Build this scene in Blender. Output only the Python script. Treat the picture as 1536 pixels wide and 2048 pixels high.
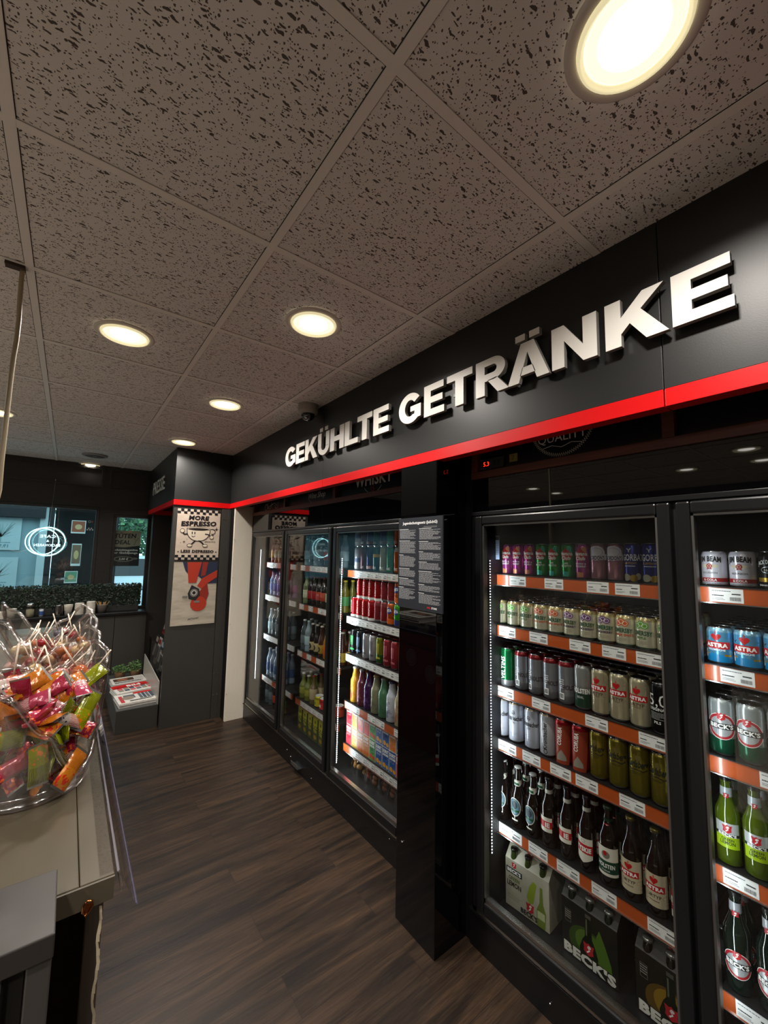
import bpy, bmesh, math, random
from mathutils import Vector, Matrix
random.seed(7)
R = math.radians
for o in list(bpy.data.objects): bpy.data.objects.remove(o)
COL = bpy.context.scene.collection
SC = bpy.context.scene

# ---------------------------------------------------------------- camera, world, exposure
EYE = 1.623                      # eye height above the floor; X = towards the coolers, Y = down the aisle
H = 2.591                        # ceiling height
cam = bpy.data.cameras.new('camera'); camo = bpy.data.objects.new('camera', cam); COL.objects.link(camo)
rt = Vector((0.79413145, -0.60747241, 0.01823492)); up = Vector((-0.07387724, -0.06670901, 0.9950337)); fw = Vector((0.60323908, 0.7915347, 0.09785411))
camo.matrix_world = Matrix(((rt.x, up.x, -fw.x, 0), (rt.y, up.y, -fw.y, 0), (rt.z, up.z, -fw.z, EYE), (0, 0, 0, 1)))
cam.sensor_fit = 'HORIZONTAL'; cam.sensor_width = 36; cam.lens = 821.7 / 1536 * 36
cam.clip_start = 0.02; cam.clip_end = 200
SC.camera = camo
SC.view_settings.view_transform = 'Standard'; SC.view_settings.look = 'None'; SC.view_settings.gamma = 1
SC.view_settings.use_curve_mapping = False; SC.view_settings.exposure = 0.4
SC.cycles.max_bounces = 10; SC.cycles.diffuse_bounces = 4; SC.cycles.glossy_bounces = 5
SC.cycles.transmission_bounces = 8; SC.cycles.transparent_max_bounces = 40
SC.cycles.caustics_reflective = False; SC.cycles.caustics_refractive = False
SC.cycles.sample_clamp_indirect = 4.0
SC.cycles.use_denoising = True
w = bpy.data.worlds.new('sky'); SC.world = w; w.use_nodes = True
bg = w.node_tree.nodes['Background']; bg.inputs[0].default_value = (0.48, 0.74, 0.84, 1); bg.inputs[1].default_value = 2.7
LAMP_W = 10.5                    # watts of each ceiling downlight
LED_W = 2.3                      # watts of each cooler light strip
WARM = (1.0, 0.93, 0.85)

# ---------------------------------------------------------------- materials
def lin(c):
    if isinstance(c, str):
        c = c.lstrip('#'); c = [int(c[i:i + 2], 16) / 255 for i in (0, 2, 4)]
        c = [x / 12.92 if x <= .04045 else ((x + .055) / 1.055) ** 2.4 for x in c]
    return tuple(c[:3]) + (1,)
_m = {}
def C(col, rough=.5, metal=0.0, spec=.5, emit=0, name=None, coat=0):
    k = (str(col), rough, metal, spec, emit, coat)
    if k in _m: return _m[k]
    m = bpy.data.materials.new(name or 'paint'); m.use_nodes = True; b = m.node_tree.nodes['Principled BSDF']
    b.inputs['Base Color'].default_value = lin(col); b.inputs['Roughness'].default_value = rough; b.inputs['Metallic'].default_value = metal
    b.inputs['Specular IOR Level'].default_value = spec; b.inputs['Coat Weight'].default_value = coat; b.inputs['Coat Roughness'].default_value = .08
    if emit: b.inputs['Emission Color'].default_value = lin(col); b.inputs['Emission Strength'].default_value = emit
    _m[k] = m; return m
def nodes(m): return m.node_tree.nodes, m.node_tree.links
def noisy(col, col2, scale=8, rough=.5, stretch=(1, 1, 1), bump=0, detail=6, metal=0, lo=.35, hi=.65, name='surface', spec=.5):
    m = bpy.data.materials.new(name); m.use_nodes = True; n, l = nodes(m); b = n['Principled BSDF']
    tc = n.new('ShaderNodeTexCoord'); mp = n.new('ShaderNodeMapping'); mp.inputs['Scale'].default_value = stretch
    l.new(tc.outputs['Object'], mp.inputs[0])
    no = n.new('ShaderNodeTexNoise'); no.inputs['Scale'].default_value = scale; no.inputs['Detail'].default_value = detail
    l.new(mp.outputs[0], no.inputs['Vector'])
    r = n.new('ShaderNodeValToRGB'); r.color_ramp.elements[0].color = lin(col); r.color_ramp.elements[1].color = lin(col2)
    r.color_ramp.elements[0].position = lo; r.color_ramp.elements[1].position = hi
    l.new(no.outputs[0], r.inputs[0]); l.new(r.outputs[0], b.inputs['Base Color'])
    b.inputs['Roughness'].default_value = rough; b.inputs['Metallic'].default_value = metal; b.inputs['Specular IOR Level'].default_value = spec
    if bump:
        bu = n.new('ShaderNodeBump'); bu.inputs['Strength'].default_value = bump; bu.inputs['Distance'].default_value = .002
        l.new(no.outputs[0], bu.inputs['Height']); l.new(bu.outputs[0], b.inputs['Normal'])
    return m
def thin_glass(tint=(1, 1, 1), f0=.045, rough=.0, name='glass', **k):
    """a sheet of clear glass: transparent, with Fresnel (Schlick) reflection that is the same from both sides"""
    m = bpy.data.materials.new(name); m.use_nodes = True; n, l = nodes(m); n.remove(n['Principled BSDF'])
    t = n.new('ShaderNodeBsdfTransparent'); t.inputs[0].default_value = tuple(tint) + (1,)
    g = n.new('ShaderNodeBsdfGlossy'); g.inputs['Roughness'].default_value = rough; g.inputs[0].default_value = (1, 1, 1, 1)
    ge = n.new('ShaderNodeNewGeometry'); d = n.new('ShaderNodeVectorMath'); d.operation = 'DOT_PRODUCT'
    l.new(ge.outputs['Normal'], d.inputs[0]); l.new(ge.outputs['Incoming'], d.inputs[1])
    def mth(op, a, b=None, cl=False):
        q = n.new('ShaderNodeMath'); q.operation = op; q.use_clamp = cl
        for i, v in enumerate((a, b)):
            if v is None: continue
            if isinstance(v, (int, float)): q.inputs[i].default_value = v
            else: l.new(v, q.inputs[i])
        return q.outputs[0]
    c = mth('SUBTRACT', 1.0, mth('ABSOLUTE', d.outputs['Value']), True); p = mth('POWER', c, 5.0)
    F = mth('ADD', mth('MULTIPLY', p, 1 - f0), f0, True)
    mx = n.new('ShaderNodeMixShader'); l.new(F, mx.inputs[0])
    l.new(t.outputs[0], mx.inputs[1]); l.new(g.outputs[0], mx.inputs[2]); l.new(mx.outputs[0], n['Material Output'].inputs[0])
    return m
def floor_mat():
    m = bpy.data.materials.new('wood_planks'); m.use_nodes = True; n, l = nodes(m); b = n['Principled BSDF']
    tc = n.new('ShaderNodeTexCoord')
    br = n.new('ShaderNodeTexBrick'); br.offset = .37; br.inputs['Scale'].default_value = 1; br.inputs['Brick Width'].default_value = 1.22
    br.inputs['Row Height'].default_value = .178; br.inputs['Mortar Size'].default_value = .0012; br.inputs['Mortar Smooth'].default_value = .3
    br.inputs['Bias'].default_value = 0
    br.inputs['Color1'].default_value = (0, 0, 0, 1); br.inputs['Color2'].default_value = (1, 1, 1, 1); br.inputs['Mortar'].default_value = (.5, .5, .5, 1)
    l.new(tc.outputs['Object'], br.inputs['Vector'])
    mp = n.new('ShaderNodeMapping'); mp.inputs['Scale'].default_value = (.8, 9, 1); l.new(tc.outputs['Object'], mp.inputs[0])
    off = n.new('ShaderNodeVectorMath'); off.operation = 'MULTIPLY_ADD'; off.inputs[1].default_value = (7, 3, 5)
    l.new(br.outputs['Color'], off.inputs[0]); l.new(mp.outputs[0], off.inputs[2])
    n1 = n.new('ShaderNodeTexNoise'); n1.inputs['Scale'].default_value = 1.6; n1.inputs['Detail'].default_value = 8; n1.inputs['Roughness'].default_value = .62; n1.inputs['Distortion'].default_value = .6
    l.new(off.outputs[0], n1.inputs['Vector'])
    mp2 = n.new('ShaderNodeMapping'); mp2.inputs['Scale'].default_value = (3, 60, 1); l.new(tc.outputs['Object'], mp2.inputs[0])
    n2 = n.new('ShaderNodeTexNoise'); n2.inputs['Scale'].default_value = 2; n2.inputs['Detail'].default_value = 6; n2.inputs['Distortion'].default_value = 1.2; l.new(mp2.outputs[0], n2.inputs['Vector'])
    r = n.new('ShaderNodeValToRGB'); e = r.color_ramp.elements
    e[0].position = .36; e[0].color = lin('#1d1511'); e[1].position = .66; e[1].color = lin('#473527')
    x = e.new(.5); x.color = lin('#33271d')
    l.new(n1.outputs[0], r.inputs[0])
    mx = n.new('ShaderNodeMix'); mx.data_type = 'RGBA'; mx.blend_type = 'MULTIPLY'; mx.inputs[0].default_value = .75
    r2 = n.new('ShaderNodeValToRGB'); r2.color_ramp.elements[0].position = .35; r2.color_ramp.elements[0].color = (.45, .42, .4, 1); r2.color_ramp.elements[1].position = .6; r2.color_ramp.elements[1].color = (1, 1, 1, 1)
    l.new(n2.outputs[0], r2.inputs[0]); l.new(r.outputs[0], mx.inputs[6]); l.new(r2.outputs[0], mx.inputs[7])
    mm = n.new('ShaderNodeMix'); mm.data_type = 'RGBA'; mm.inputs[7].default_value = lin('#1c1511'); l.new(br.outputs['Fac'], mm.inputs[0]); l.new(mx.outputs[2], mm.inputs[6])
    l.new(mm.outputs[2], b.inputs['Base Color']); b.inputs['Roughness'].default_value = .42; b.inputs['Specular IOR Level'].default_value = .35
    bu = n.new('ShaderNodeBump'); bu.inputs['Strength'].default_value = .25; bu.inputs['Distance'].default_value = .002; l.new(n2.outputs[0], bu.inputs['Height']); l.new(bu.outputs[0], b.inputs['Normal'])
    return m
def ceiling_mat():
    m = bpy.data.materials.new('fissured_tile'); m.use_nodes = True; n, l = nodes(m); b = n['Principled BSDF']
    tc = n.new('ShaderNodeTexCoord')
    nd = n.new('ShaderNodeTexNoise'); nd.inputs['Scale'].default_value = 70; nd.inputs['Detail'].default_value = 2; l.new(tc.outputs['Object'], nd.inputs['Vector'])
    ad = n.new('ShaderNodeVectorMath'); ad.operation = 'MULTIPLY_ADD'; ad.inputs[1].default_value = (.012, .012, .0)
    l.new(nd.outputs['Color'], ad.inputs[0]); l.new(tc.outputs['Object'], ad.inputs[2])
    # worm-like fissures: cells stretched along x
    mp = n.new('ShaderNodeMapping'); mp.inputs['Scale'].default_value = (48, 150, 1); mp.inputs['Rotation'].default_value = (0, 0, .5); l.new(ad.outputs[0], mp.inputs[0])
    v1 = n.new('ShaderNodeTexVoronoi'); v1.inputs['Scale'].default_value = 1; l.new(mp.outputs[0], v1.inputs['Vector'])
    # pin holes
    mp2 = n.new('ShaderNodeMapping'); mp2.inputs['Scale'].default_value = (185, 185, 1); l.new(ad.outputs[0], mp2.inputs[0])
    v2 = n.new('ShaderNodeTexVoronoi'); v2.inputs['Scale'].default_value = 1; l.new(mp2.outputs[0], v2.inputs['Vector'])
    def hole(v, thr, frac):
        s = n.new('ShaderNodeSeparateColor'); l.new(v.outputs['Color'], s.inputs[0])
        k = n.new('ShaderNodeMath'); k.operation = 'MULTIPLY'; k.inputs[1].default_value = thr; l.new(s.outputs[0], k.inputs[0])
        a = n.new('ShaderNodeMath'); a.operation = 'LESS_THAN'; l.new(v.outputs['Distance'], a.inputs[0]); l.new(k.outputs[0], a.inputs[1])
        g = n.new('ShaderNodeMath'); g.operation = 'LESS_THAN'; g.inputs[1].default_value = frac; l.new(s.outputs[1], g.inputs[0])
        q = n.new('ShaderNodeMath'); q.operation = 'MULTIPLY'; l.new(a.outputs[0], q.inputs[0]); l.new(g.outputs[0], q.inputs[1]); return q
    h1 = hole(v1, .47, .5); h2 = hole(v2, .46, .72)
    mxh = n.new('ShaderNodeMath'); mxh.operation = 'MAXIMUM'; l.new(h1.outputs[0], mxh.inputs[0]); l.new(h2.outputs[0], mxh.inputs[1])
    mc = n.new('ShaderNodeMix'); mc.data_type = 'RGBA'; mc.inputs[6].default_value = lin('#dcd7d4'); mc.inputs[7].default_value = lin('#5a5350')
    l.new(mxh.outputs[0], mc.inputs[0]); l.new(mc.outputs[2], b.inputs['Base Color']); b.inputs['Roughness'].default_value = .95; b.inputs['Specular IOR Level'].default_value = .1
    nb = n.new('ShaderNodeTexNoise'); nb.inputs['Scale'].default_value = 160; l.new(tc.outputs['Object'], nb.inputs['Vector'])
    bu = n.new('ShaderNodeBump'); bu.inputs['Strength'].default_value = .35; bu.inputs['Distance'].default_value = .001
    l.new(nb.outputs[0], bu.inputs['Height']); l.new(bu.outputs[0], b.inputs['Normal'])
    return m
def wrapper_mat(base, stripe, patch=None, rough=.22, scale=820):
    """printed foil: fine text lines across part of the sachet, a coloured patch on the rest"""
    m = bpy.data.materials.new('printed_foil'); m.use_nodes = True; n, l = nodes(m); b = n['Principled BSDF']
    tc = n.new('ShaderNodeTexCoord'); se = n.new('ShaderNodeSeparateXYZ'); l.new(tc.outputs['Object'], se.inputs[0])
    wv = n.new('ShaderNodeTexWave'); wv.wave_type = 'BANDS'; wv.bands_direction = 'Y'; wv.inputs['Scale'].default_value = scale / 6.283 * .9; wv.inputs['Distortion'].default_value = 0
    l.new(tc.outputs['Object'], wv.inputs['Vector'])
    no = n.new('ShaderNodeTexNoise'); no.inputs['Scale'].default_value = 90; no.inputs['Detail'].default_value = 2; l.new(tc.outputs['Object'], no.inputs['Vector'])
    th = n.new('ShaderNodeMath'); th.operation = 'GREATER_THAN'; th.inputs[1].default_value = .68; l.new(wv.outputs[0], th.inputs[0])
    le = n.new('ShaderNodeMath'); le.operation = 'GREATER_THAN'; le.inputs[1].default_value = 0.0; l.new(se.outputs[0], le.inputs[0])
    mu = n.new('ShaderNodeMath'); mu.operation = 'MULTIPLY'; l.new(th.outputs[0], mu.inputs[0]); l.new(le.outputs[0], mu.inputs[1])
    m1 = n.new('ShaderNodeMix'); m1.data_type = 'RGBA'; m1.inputs[6].default_value = lin(base); m1.inputs[7].default_value = lin(stripe); l.new(mu.outputs[0], m1.inputs[0])
    out = m1
    if patch:
        tp = n.new('ShaderNodeMath'); tp.operation = 'GREATER_THAN'; tp.inputs[1].default_value = .55; l.new(no.outputs[0], tp.inputs[0])
        iv = n.new('ShaderNodeMath'); iv.operation = 'LESS_THAN'; iv.inputs[1].default_value = -.004; l.new(se.outputs[0], iv.inputs[0])
        mu2 = n.new('ShaderNodeMath'); mu2.operation = 'MULTIPLY'; l.new(tp.outputs[0], mu2.inputs[0]); l.new(iv.outputs[0], mu2.inputs[1])
        m2 = n.new('ShaderNodeMix'); m2.data_type = 'RGBA'; l.new(mu2.outputs[0], m2.inputs[0]); l.new(m1.outputs[2], m2.inputs[6]); m2.inputs[7].default_value = lin(patch); out = m2
    l.new(out.outputs[2], b.inputs['Base Color']); b.inputs['Roughness'].default_value = rough; b.inputs['Metallic'].default_value = .15; b.inputs['Coat Weight'].default_value = .5
    bu = n.new('ShaderNodeBump'); bu.inputs['Strength'].default_value = .5; bu.inputs['Distance'].default_value = .003; l.new(no.outputs[0], bu.inputs['Height']); l.new(bu.outputs[0], b.inputs['Normal'])
    return m

M_BLACK = C('#0c0c0d', .32, spec=.5, name='black_laminate')
M_GLOSS = C('#030304', .02, spec=.5, name='black_gloss')
M_FASCIA = noisy('#181919', '#1c1d1c', 300, .42, name='anthracite_panel', bump=.05)
M_RED = C('#d00c10', .3, name='red_strip')
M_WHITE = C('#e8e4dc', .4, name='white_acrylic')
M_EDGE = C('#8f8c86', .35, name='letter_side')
M_PILLAR = noisy('#34322e', '#383632', 200, .5, name='grey_brown_laminate')
M_CREAM = noisy('#efe6d4', '#f3ebda', 30, .45, stretch=(8, 8, .5), name='cream_panel')
M_DOOR = C('#191a1b', .3, metal=.3, name='dark_aluminium')
M_ALU = C('#b5b2ac', .22, metal=1, name='bright_aluminium')
M_STEEL = C('#c9c9c6', .25, metal=1, name='steel')
M_INNER = C('#0b0b0c', .5, name='cabinet_liner')
M_SHELF = C('#19191a', .5, metal=.2, name='shelf_metal')
M_TAG = C('#e9e9e6', .35, name='tag_paper')
M_INK = C('#222226', .6, name='ink')
M_GREYINK = C('#6a6a70', .6, name='grey_ink')
M_ORANGE = C('#b24f20', .3, name='orange_rail', coat=.6)
M_GLASS = thin_glass((.85, .865, .86), name='door_glass', f0=.03)
M_WINGLASS = thin_glass((.93, .97, .97), name='window_glass', ior=1.5)
M_ACRYL = thin_glass((.96, .955, .95), name='clear_acrylic', f0=.09)
M_ACRYLEDGE = thin_glass((.82, .78, .76), name='acrylic_edge', f0=.22, rough=.12)
M_LED = C('#f2f7ff', .5, emit=14, name='led'); M_LED2 = C('#f2f7ff', .5, emit=4, name='led_dim')
M_WOODTRIM = noisy('#4c2418', '#5e2c1e', 6, .5, stretch=(1, 1, 12), name='red_brown_wood')

# ---------------------------------------------------------------- mesh gathering
class G:
    def __init__(s): s.v = []; s.f = []; s.m = []; s.mats = []; s.s = []
    def mi(s, m):
        if m not in s.mats: s.mats.append(m)
        return s.mats.index(m)
    def add(s, vs, fs, m, smooth=False):
        b = len(s.v); s.v += [tuple(v) for v in vs]; k = s.mi(m)
        for f in fs: s.f.append([b + i for i in f]); s.m.append(k); s.s.append(smooth)
        return s
    def box(s, x0, y0, z0, x1, y1, z1, m):
        if x0 > x1: x0, x1 = x1, x0
        if y0 > y1: y0, y1 = y1, y0
        if z0 > z1: z0, z1 = z1, z0
        v = [(x, y, z) for z in (z0, z1) for y in (y0, y1) for x in (x0, x1)]
        return s.add(v, [(0, 2, 3, 1), (4, 5, 7, 6), (0, 1, 5, 4), (2, 6, 7, 3), (0, 4, 6, 2), (1, 3, 7, 5)], m)
    def lathe(s, prof, m, n=28, c=(0, 0, 0), smooth=True, sx=1, sy=1, rot=0):
        """prof: (r, z) or (r, z, material for the band above)"""
        mats = [p[2] if len(p) > 2 else m for p in prof]
        b = len(s.v)
        for p in prof:
            for i in range(n):
                a = 2 * math.pi * i / n + rot; s.v.append((c[0] + p[0] * math.cos(a) * sx, c[1] + p[0] * math.sin(a) * sy, c[2] + p[1]))
        for j in range(len(prof) - 1):
            k = s.mi(mats[j] or m)
            for i in range(n):
                i2 = (i + 1) % n
                s.f.append([b + j * n + i, b + j * n + i2, b + (j + 1) * n + i2, b + (j + 1) * n + i]); s.m.append(k); s.s.append(smooth)
        return s
    def tube(s, pts, r, m, n=8, closed=False, smooth=True, caps=True):
        pts = [Vector(p) for p in pts]; N = len(pts); b = len(s.v); k = s.mi(m); rs = r if isinstance(r, (list, tuple)) else [r] * N
        nrm = None
        for i, p in enumerate(pts):
            if closed: t = (pts[(i + 1) % N] - pts[i - 1])
            else: t = pts[min(i + 1, N - 1)] - pts[max(i - 1, 0)]
            t.normalize()
            if nrm is None: nrm = t.orthogonal().normalized()
            nrm = (nrm - t * nrm.dot(t)); nrm = nrm.normalized() if nrm.length > 1e-6 else t.orthogonal().normalized()
            bt = t.cross(nrm)
            for j in range(n):
                a = 2 * math.pi * j / n; q = p + nrm * math.cos(a) * rs[i] + bt * math.sin(a) * rs[i]; s.v.append(tuple(q))
        for i in range(N if closed else N - 1):
            i2 = (i + 1) % N
            for j in range(n):
                j2 = (j + 1) % n; s.f.append([b + i * n + j, b + i * n + j2, b + i2 * n + j2, b + i2 * n + j]); s.m.append(k); s.s.append(smooth)
        if caps and not closed:
            s.f.append([b + j for j in range(n)][::-1]); s.m.append(k); s.s.append(False)
            s.f.append([b + (N - 1) * n + j for j in range(n)]); s.m.append(k); s.s.append(False)
        return s
    def ball(s, c, r, m, n=10, k=7, sz=(1, 1, 1)):
        pr = [(max(1e-4, math.sin(math.pi * i / k)), -math.cos(math.pi * i / k)) for i in range(k + 1)]
        b = len(s.v); kk = s.mi(m)
        for pr_, pz in pr:
            for i in range(n):
                a = 2 * math.pi * i / n; s.v.append((c[0] + r * pr_ * math.cos(a) * sz[0], c[1] + r * pr_ * math.sin(a) * sz[1], c[2] + r * pz * sz[2]))
        for j in range(k):
            for i in range(n):
                i2 = (i + 1) % n; s.f.append([b + j * n + i, b + j * n + i2, b + (j + 1) * n + i2, b + (j + 1) * n + i]); s.m.append(kk); s.s.append(True)
        return s
    def prism(s, poly, f0, f1, m, mside=None):
        """polygon in 2D put through f0 (front) and f1 (back): (a,b)->xyz"""
        n = len(poly); a = [f0(*p) for p in poly]; b = [f1(*p) for p in poly]
        s.add(a, [list(range(n))], m); s.add(b, [list(range(n))[::-1]], mside or m)
        s.add(a + b, [(i, i + n, (i + 1) % n + n, (i + 1) % n) for i in range(n)], mside or m); return s
    def art(s, A, mp):
        for vs, fs, m, L in A.items:
            s.add([mp(x, z, L) for x, z in vs], fs, m)
        return s
    def grid(s, fn, nu, nv, m, smooth=True, closed_u=False):
        vs = [fn(i / nu, j / nv) for j in range(nv + 1) for i in range(nu + 1)]
        fs = [(j * (nu + 1) + i, j * (nu + 1) + i + 1, (j + 1) * (nu + 1) + i + 1, (j + 1) * (nu + 1) + i) for j in range(nv) for i in range(nu)]
        return s.add(vs, fs, m, smooth)
    def mesh(s, name):
        me = bpy.data.meshes.new(name); me.from_pydata(s.v, [], s.f)
        for m in s.mats: me.materials.append(m)
        me.polygons.foreach_set('material_index', s.m); me.polygons.foreach_set('use_smooth', s.s); me.update(); return me
    def obj(s, name, parent=None, loc=(0, 0, 0), bev=0, rotz=0, seg=2):
        o = bpy.data.objects.new(name, s.mesh(name)); COL.objects.link(o); o.location = loc; o.rotation_euler.z = rotz
        if parent: o.parent = parent
        if bev:
            b = o.modifiers.new('bevel', 'BEVEL'); b.width = bev; b.segments = seg; b.limit_method = 'ANGLE'; b.angle_limit = R(40)
        return o

_tc = {}
def text_geo(t, bold):
    k = (t, bold)
    if k in _tc: return _tc[k]
    cu = bpy.data.curves.new('t', 'FONT'); cu.body = t; cu.resolution_u = 2; cu.offset = bold; cu.space_character = 1 + bold * 1.5
    ob = bpy.data.objects.new('t', cu); me = ob.to_mesh()
    vs = [(v.co.x, v.co.y) for v in me.vertices]; fs = [list(p.vertices) for p in me.polygons]
    ob.to_mesh_clear(); bpy.data.objects.remove(ob); bpy.data.curves.remove(cu)
    x0 = min([v[0] for v in vs] or [0]); x1 = max([v[0] for v in vs] or [1])
    _tc[k] = (vs, fs, x0, x1); return _tc[k]
CAP = .73
class Art:
    """flat artwork, x to the right, z up; layers keep prints from sharing a plane"""
    def __init__(s, step=None): s.items = []; s.step = step
    def _put(s, vs, fs, m, L):
        if s.step and vs:
            bm = bmesh.new(); bv = [bm.verts.new((x, 0, z)) for x, z in vs]
            for f in fs:
                try: bm.faces.new([bv[i] for i in f])
                except ValueError: pass
            x0 = min(v[0] for v in vs); x1 = max(v[0] for v in vs); k = math.floor(x0 / s.step) + 1
            while k * s.step < x1 - 1e-5:
                bmesh.ops.bisect_plane(bm, geom=bm.verts[:] + bm.edges[:] + bm.faces[:], plane_co=(k * s.step, 0, 0), plane_no=(1, 0, 0), dist=1e-6); k += 1
            bm.verts.index_update(); vs = [(v.co.x, v.co.z) for v in bm.verts]; fs = [[v.index for v in f.verts] for f in bm.faces]; bm.free()
        s.items.append((vs, fs, m, L)); return s
    def rect(s, x0, z0, x1, z1, m, L=1): return s._put([(x0, z0), (x1, z0), (x1, z1), (x0, z1)], [(0, 1, 2, 3)], m, L)
    def poly(s, pts, m, L=1): return s._put(list(pts), [list(range(len(pts)))], m, L)
    def ell(s, cx, cz, rx, rz, m, L=1, n=22, a0=0, a1=360):
        p = [(cx + rx * math.cos(R(a0 + (a1 - a0) * i / n)), cz + rz * math.sin(R(a0 + (a1 - a0) * i / n))) for i in range(n if a1 - a0 == 360 else n + 1)]
        return s.poly(p, m, L)
    def ring(s, cx, cz, rx, rz, t, m, L=1, a0=0, a1=360, n=28):
        vs = []; fs = []
        for i in range(n + 1):
            a = R(a0 + (a1 - a0) * i / n); vs += [(cx + rx * math.cos(a), cz + rz * math.sin(a)), (cx + (rx - t) * math.cos(a), cz + (rz - t) * math.sin(a))]
            if i < n: fs.append((2 * i + 1, 2 * i, 2 * i + 2, 2 * i + 3))
        return s._put(vs, fs, m, L)
    def line(s, pts, t, m, L=1):
        vs = []; fs = []
        P = [Vector(p) for p in pts]
        for i, p in enumerate(P):
            d = (P[min(i + 1, len(P) - 1)] - P[max(i - 1, 0)]).normalized(); nn = Vector((-d.y, d.x)) * t / 2
            vs += [tuple(p + nn), tuple(p - nn)]
            if i: fs.append((2 * i - 2, 2 * i - 1, 2 * i + 1, 2 * i))
        return s._put(vs, fs, m, L)
    def text(s, t, cx, z, h, m, L=2, bold=.0, width=None, shear=0, rot=0, align='c', arc=0):
        vs, fs, x0, x1 = text_geo(t, bold)
        k = h / CAP; kx = k if not width else width / max(1e-6, x1 - x0); W = (x1 - x0) * kx
        ox = {'c': -W / 2, 'l': 0, 'r': -W}[align]; out = []; cr, sr = math.cos(R(rot)), math.sin(R(rot))
        for x, y in vs:
            X = (x - x0) * kx + ox; Y = y * k; X += Y * shear
            if arc: Y -= arc * (X * X) / max(1e-9, (W / 2) ** 2)
            out.append((cx + X * cr - Y * sr, z + X * sr + Y * cr))
        return s._put(out, fs, m, L)
    def lines(s, x0, z0, x1, z1, n, t, m, L=2, seed=1, words=True):
        rg = random.Random(seed); dz = (z1 - z0) / n
        for i in range(n):
            z = z1 - (i + .5) * dz; x = x0; e = x1 - (x1 - x0) * rg.choice((0, 0, .05, .1, .35))
            if not words: s.rect(x0, z - t / 2, e, z + t / 2, m, L); continue
            while x < e:
                wl = (x1 - x0) * rg.uniform(.04, .16); s.rect(x, z - t / 2, min(x + wl, e), z + t / 2, m, L); x += wl + (x1 - x0) * .018
        return s
def cyl(r, lift=.00025, z0=0): return lambda x, z, L: ((r + L * lift) * math.sin(x / r), -(r + L * lift) * math.cos(x / r), z + z0)
def flatY(y=0, lift=.0006, ox=0, oz=0): return lambda x, z, L: (ox + x, y - L * lift, oz + z)         # artwork on a face looking to -Y
def flatXm(X, lift=.0006, oy=0, oz=0): return lambda x, z, L: (X - L * lift, oy - x, oz + z)           # artwork on a face looking to -X (right = -Y)

def tag(o, label, cat, group=None, kind=None):
    o['label'] = label; o['category'] = cat
    if group: o['group'] = group
    if kind: o['kind'] = kind
    return o
def struct(o): o['kind'] = 'structure'; return o
def empty(name, loc=(0, 0, 0), rz=0):
    o = bpy.data.objects.new(name, None); COL.objects.link(o); o.location = loc; o.rotation_euler.z = rz; o.empty_display_size = .05; return o
def dup(root, loc=None, rot=None):
    r = root.copy(); COL.objects.link(r)
    if loc is not None: r.location = loc
    if rot is not None: r.rotation_euler = rot
    for ch in list(root.children):
        c = ch.copy(); COL.objects.link(c); c.parent = r
        for g in list(ch.children):
            d = g.copy(); COL.objects.link(d); d.parent = c
    return r
def light(name, kind, loc, power, color, **k):
    l = bpy.data.lights.new(name, kind); l.energy = power; l.color = color
    for a, b in k.items():
        if a != 'rot': setattr(l, a, b)
    o = bpy.data.objects.new(name, l); COL.objects.link(o); o.location = loc; o.rotation_euler = k.get('rot', (0, 0, 0)); return o
ORD = ['leftmost', 'second', 'third', 'fourth', 'fifth', 'sixth', 'seventh', 'eighth', 'ninth', 'tenth', 'eleventh', 'twelfth', 'thirteenth', 'fourteenth']

# ================================================================ the setting
TX, TY = -.1796, .5746           # one crossing of the 62.5 cm ceiling grid
g = G(); g.box(-3.9, -2.6, -.06, 2.4, 6.0, 0, floor_mat()); struct(g.obj('floor'))
g = G(); g.box(-3.8, -2.5, .0005, -.64, 5.6, .004, noisy('#958d82', '#9d958a', 3, .5, name='bounce_sheet')); struct(g.obj('added_bounce_floor'))  # unseen pale floor sheet, added to bounce light up to the ceiling
g = G(); g.box(-3.9, -2.6, H, 2.4, 6.0, H + .05, ceiling_mat()); struct(g.obj('ceiling'))
M_TBAR = C('#e2dcd7', .5, name='grid_bar'); M_GRIDSHADE = C('#2e2a28', .9, name='grid_shade_line')  # the dark strips paint the shadow lines along the grid bars
g = G()
for i in range(-6, 3): g.box(TX + .625 * i - .012, -2.5, H - .004, TX + .625 * i + .012, 5.86, H - .0005, M_TBAR); g.box(TX + .625 * i - .0142, -2.5, H - .0012, TX + .625 * i + .0138, 5.86, H - .0004, M_GRIDSHADE)
for i in range(-5, 9): g.box(-3.8, TY + .625 * i - .0118, H - .0034, 1.28, TY + .625 * i + .0118, H - .0007, M_TBAR); g.box(-3.8, TY + .625 * i - .0118, H - .0011, 1.28, TY + .625 * i + .0142, H - .0005, M_GRIDSHADE)
struct(g.obj('trim_1'))
M_WALL = noisy('#6a6762', '#74706a', 4, .8, name='wall_paint')
g = G(); g.box(-3.95, -2.6, 0, -3.8, 6.0, H, M_WALL); struct(g.obj('wall_left'))
g = G(); g.box(-3.8, -2.65, 0, 2.3, -2.5, H, M_WALL); struct(g.obj('wall_back'))
g = G(); g.box(2.2, -2.5, 0, 2.35, 6.0, H, M_INNER); struct(g.obj('wall_right'))

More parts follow.
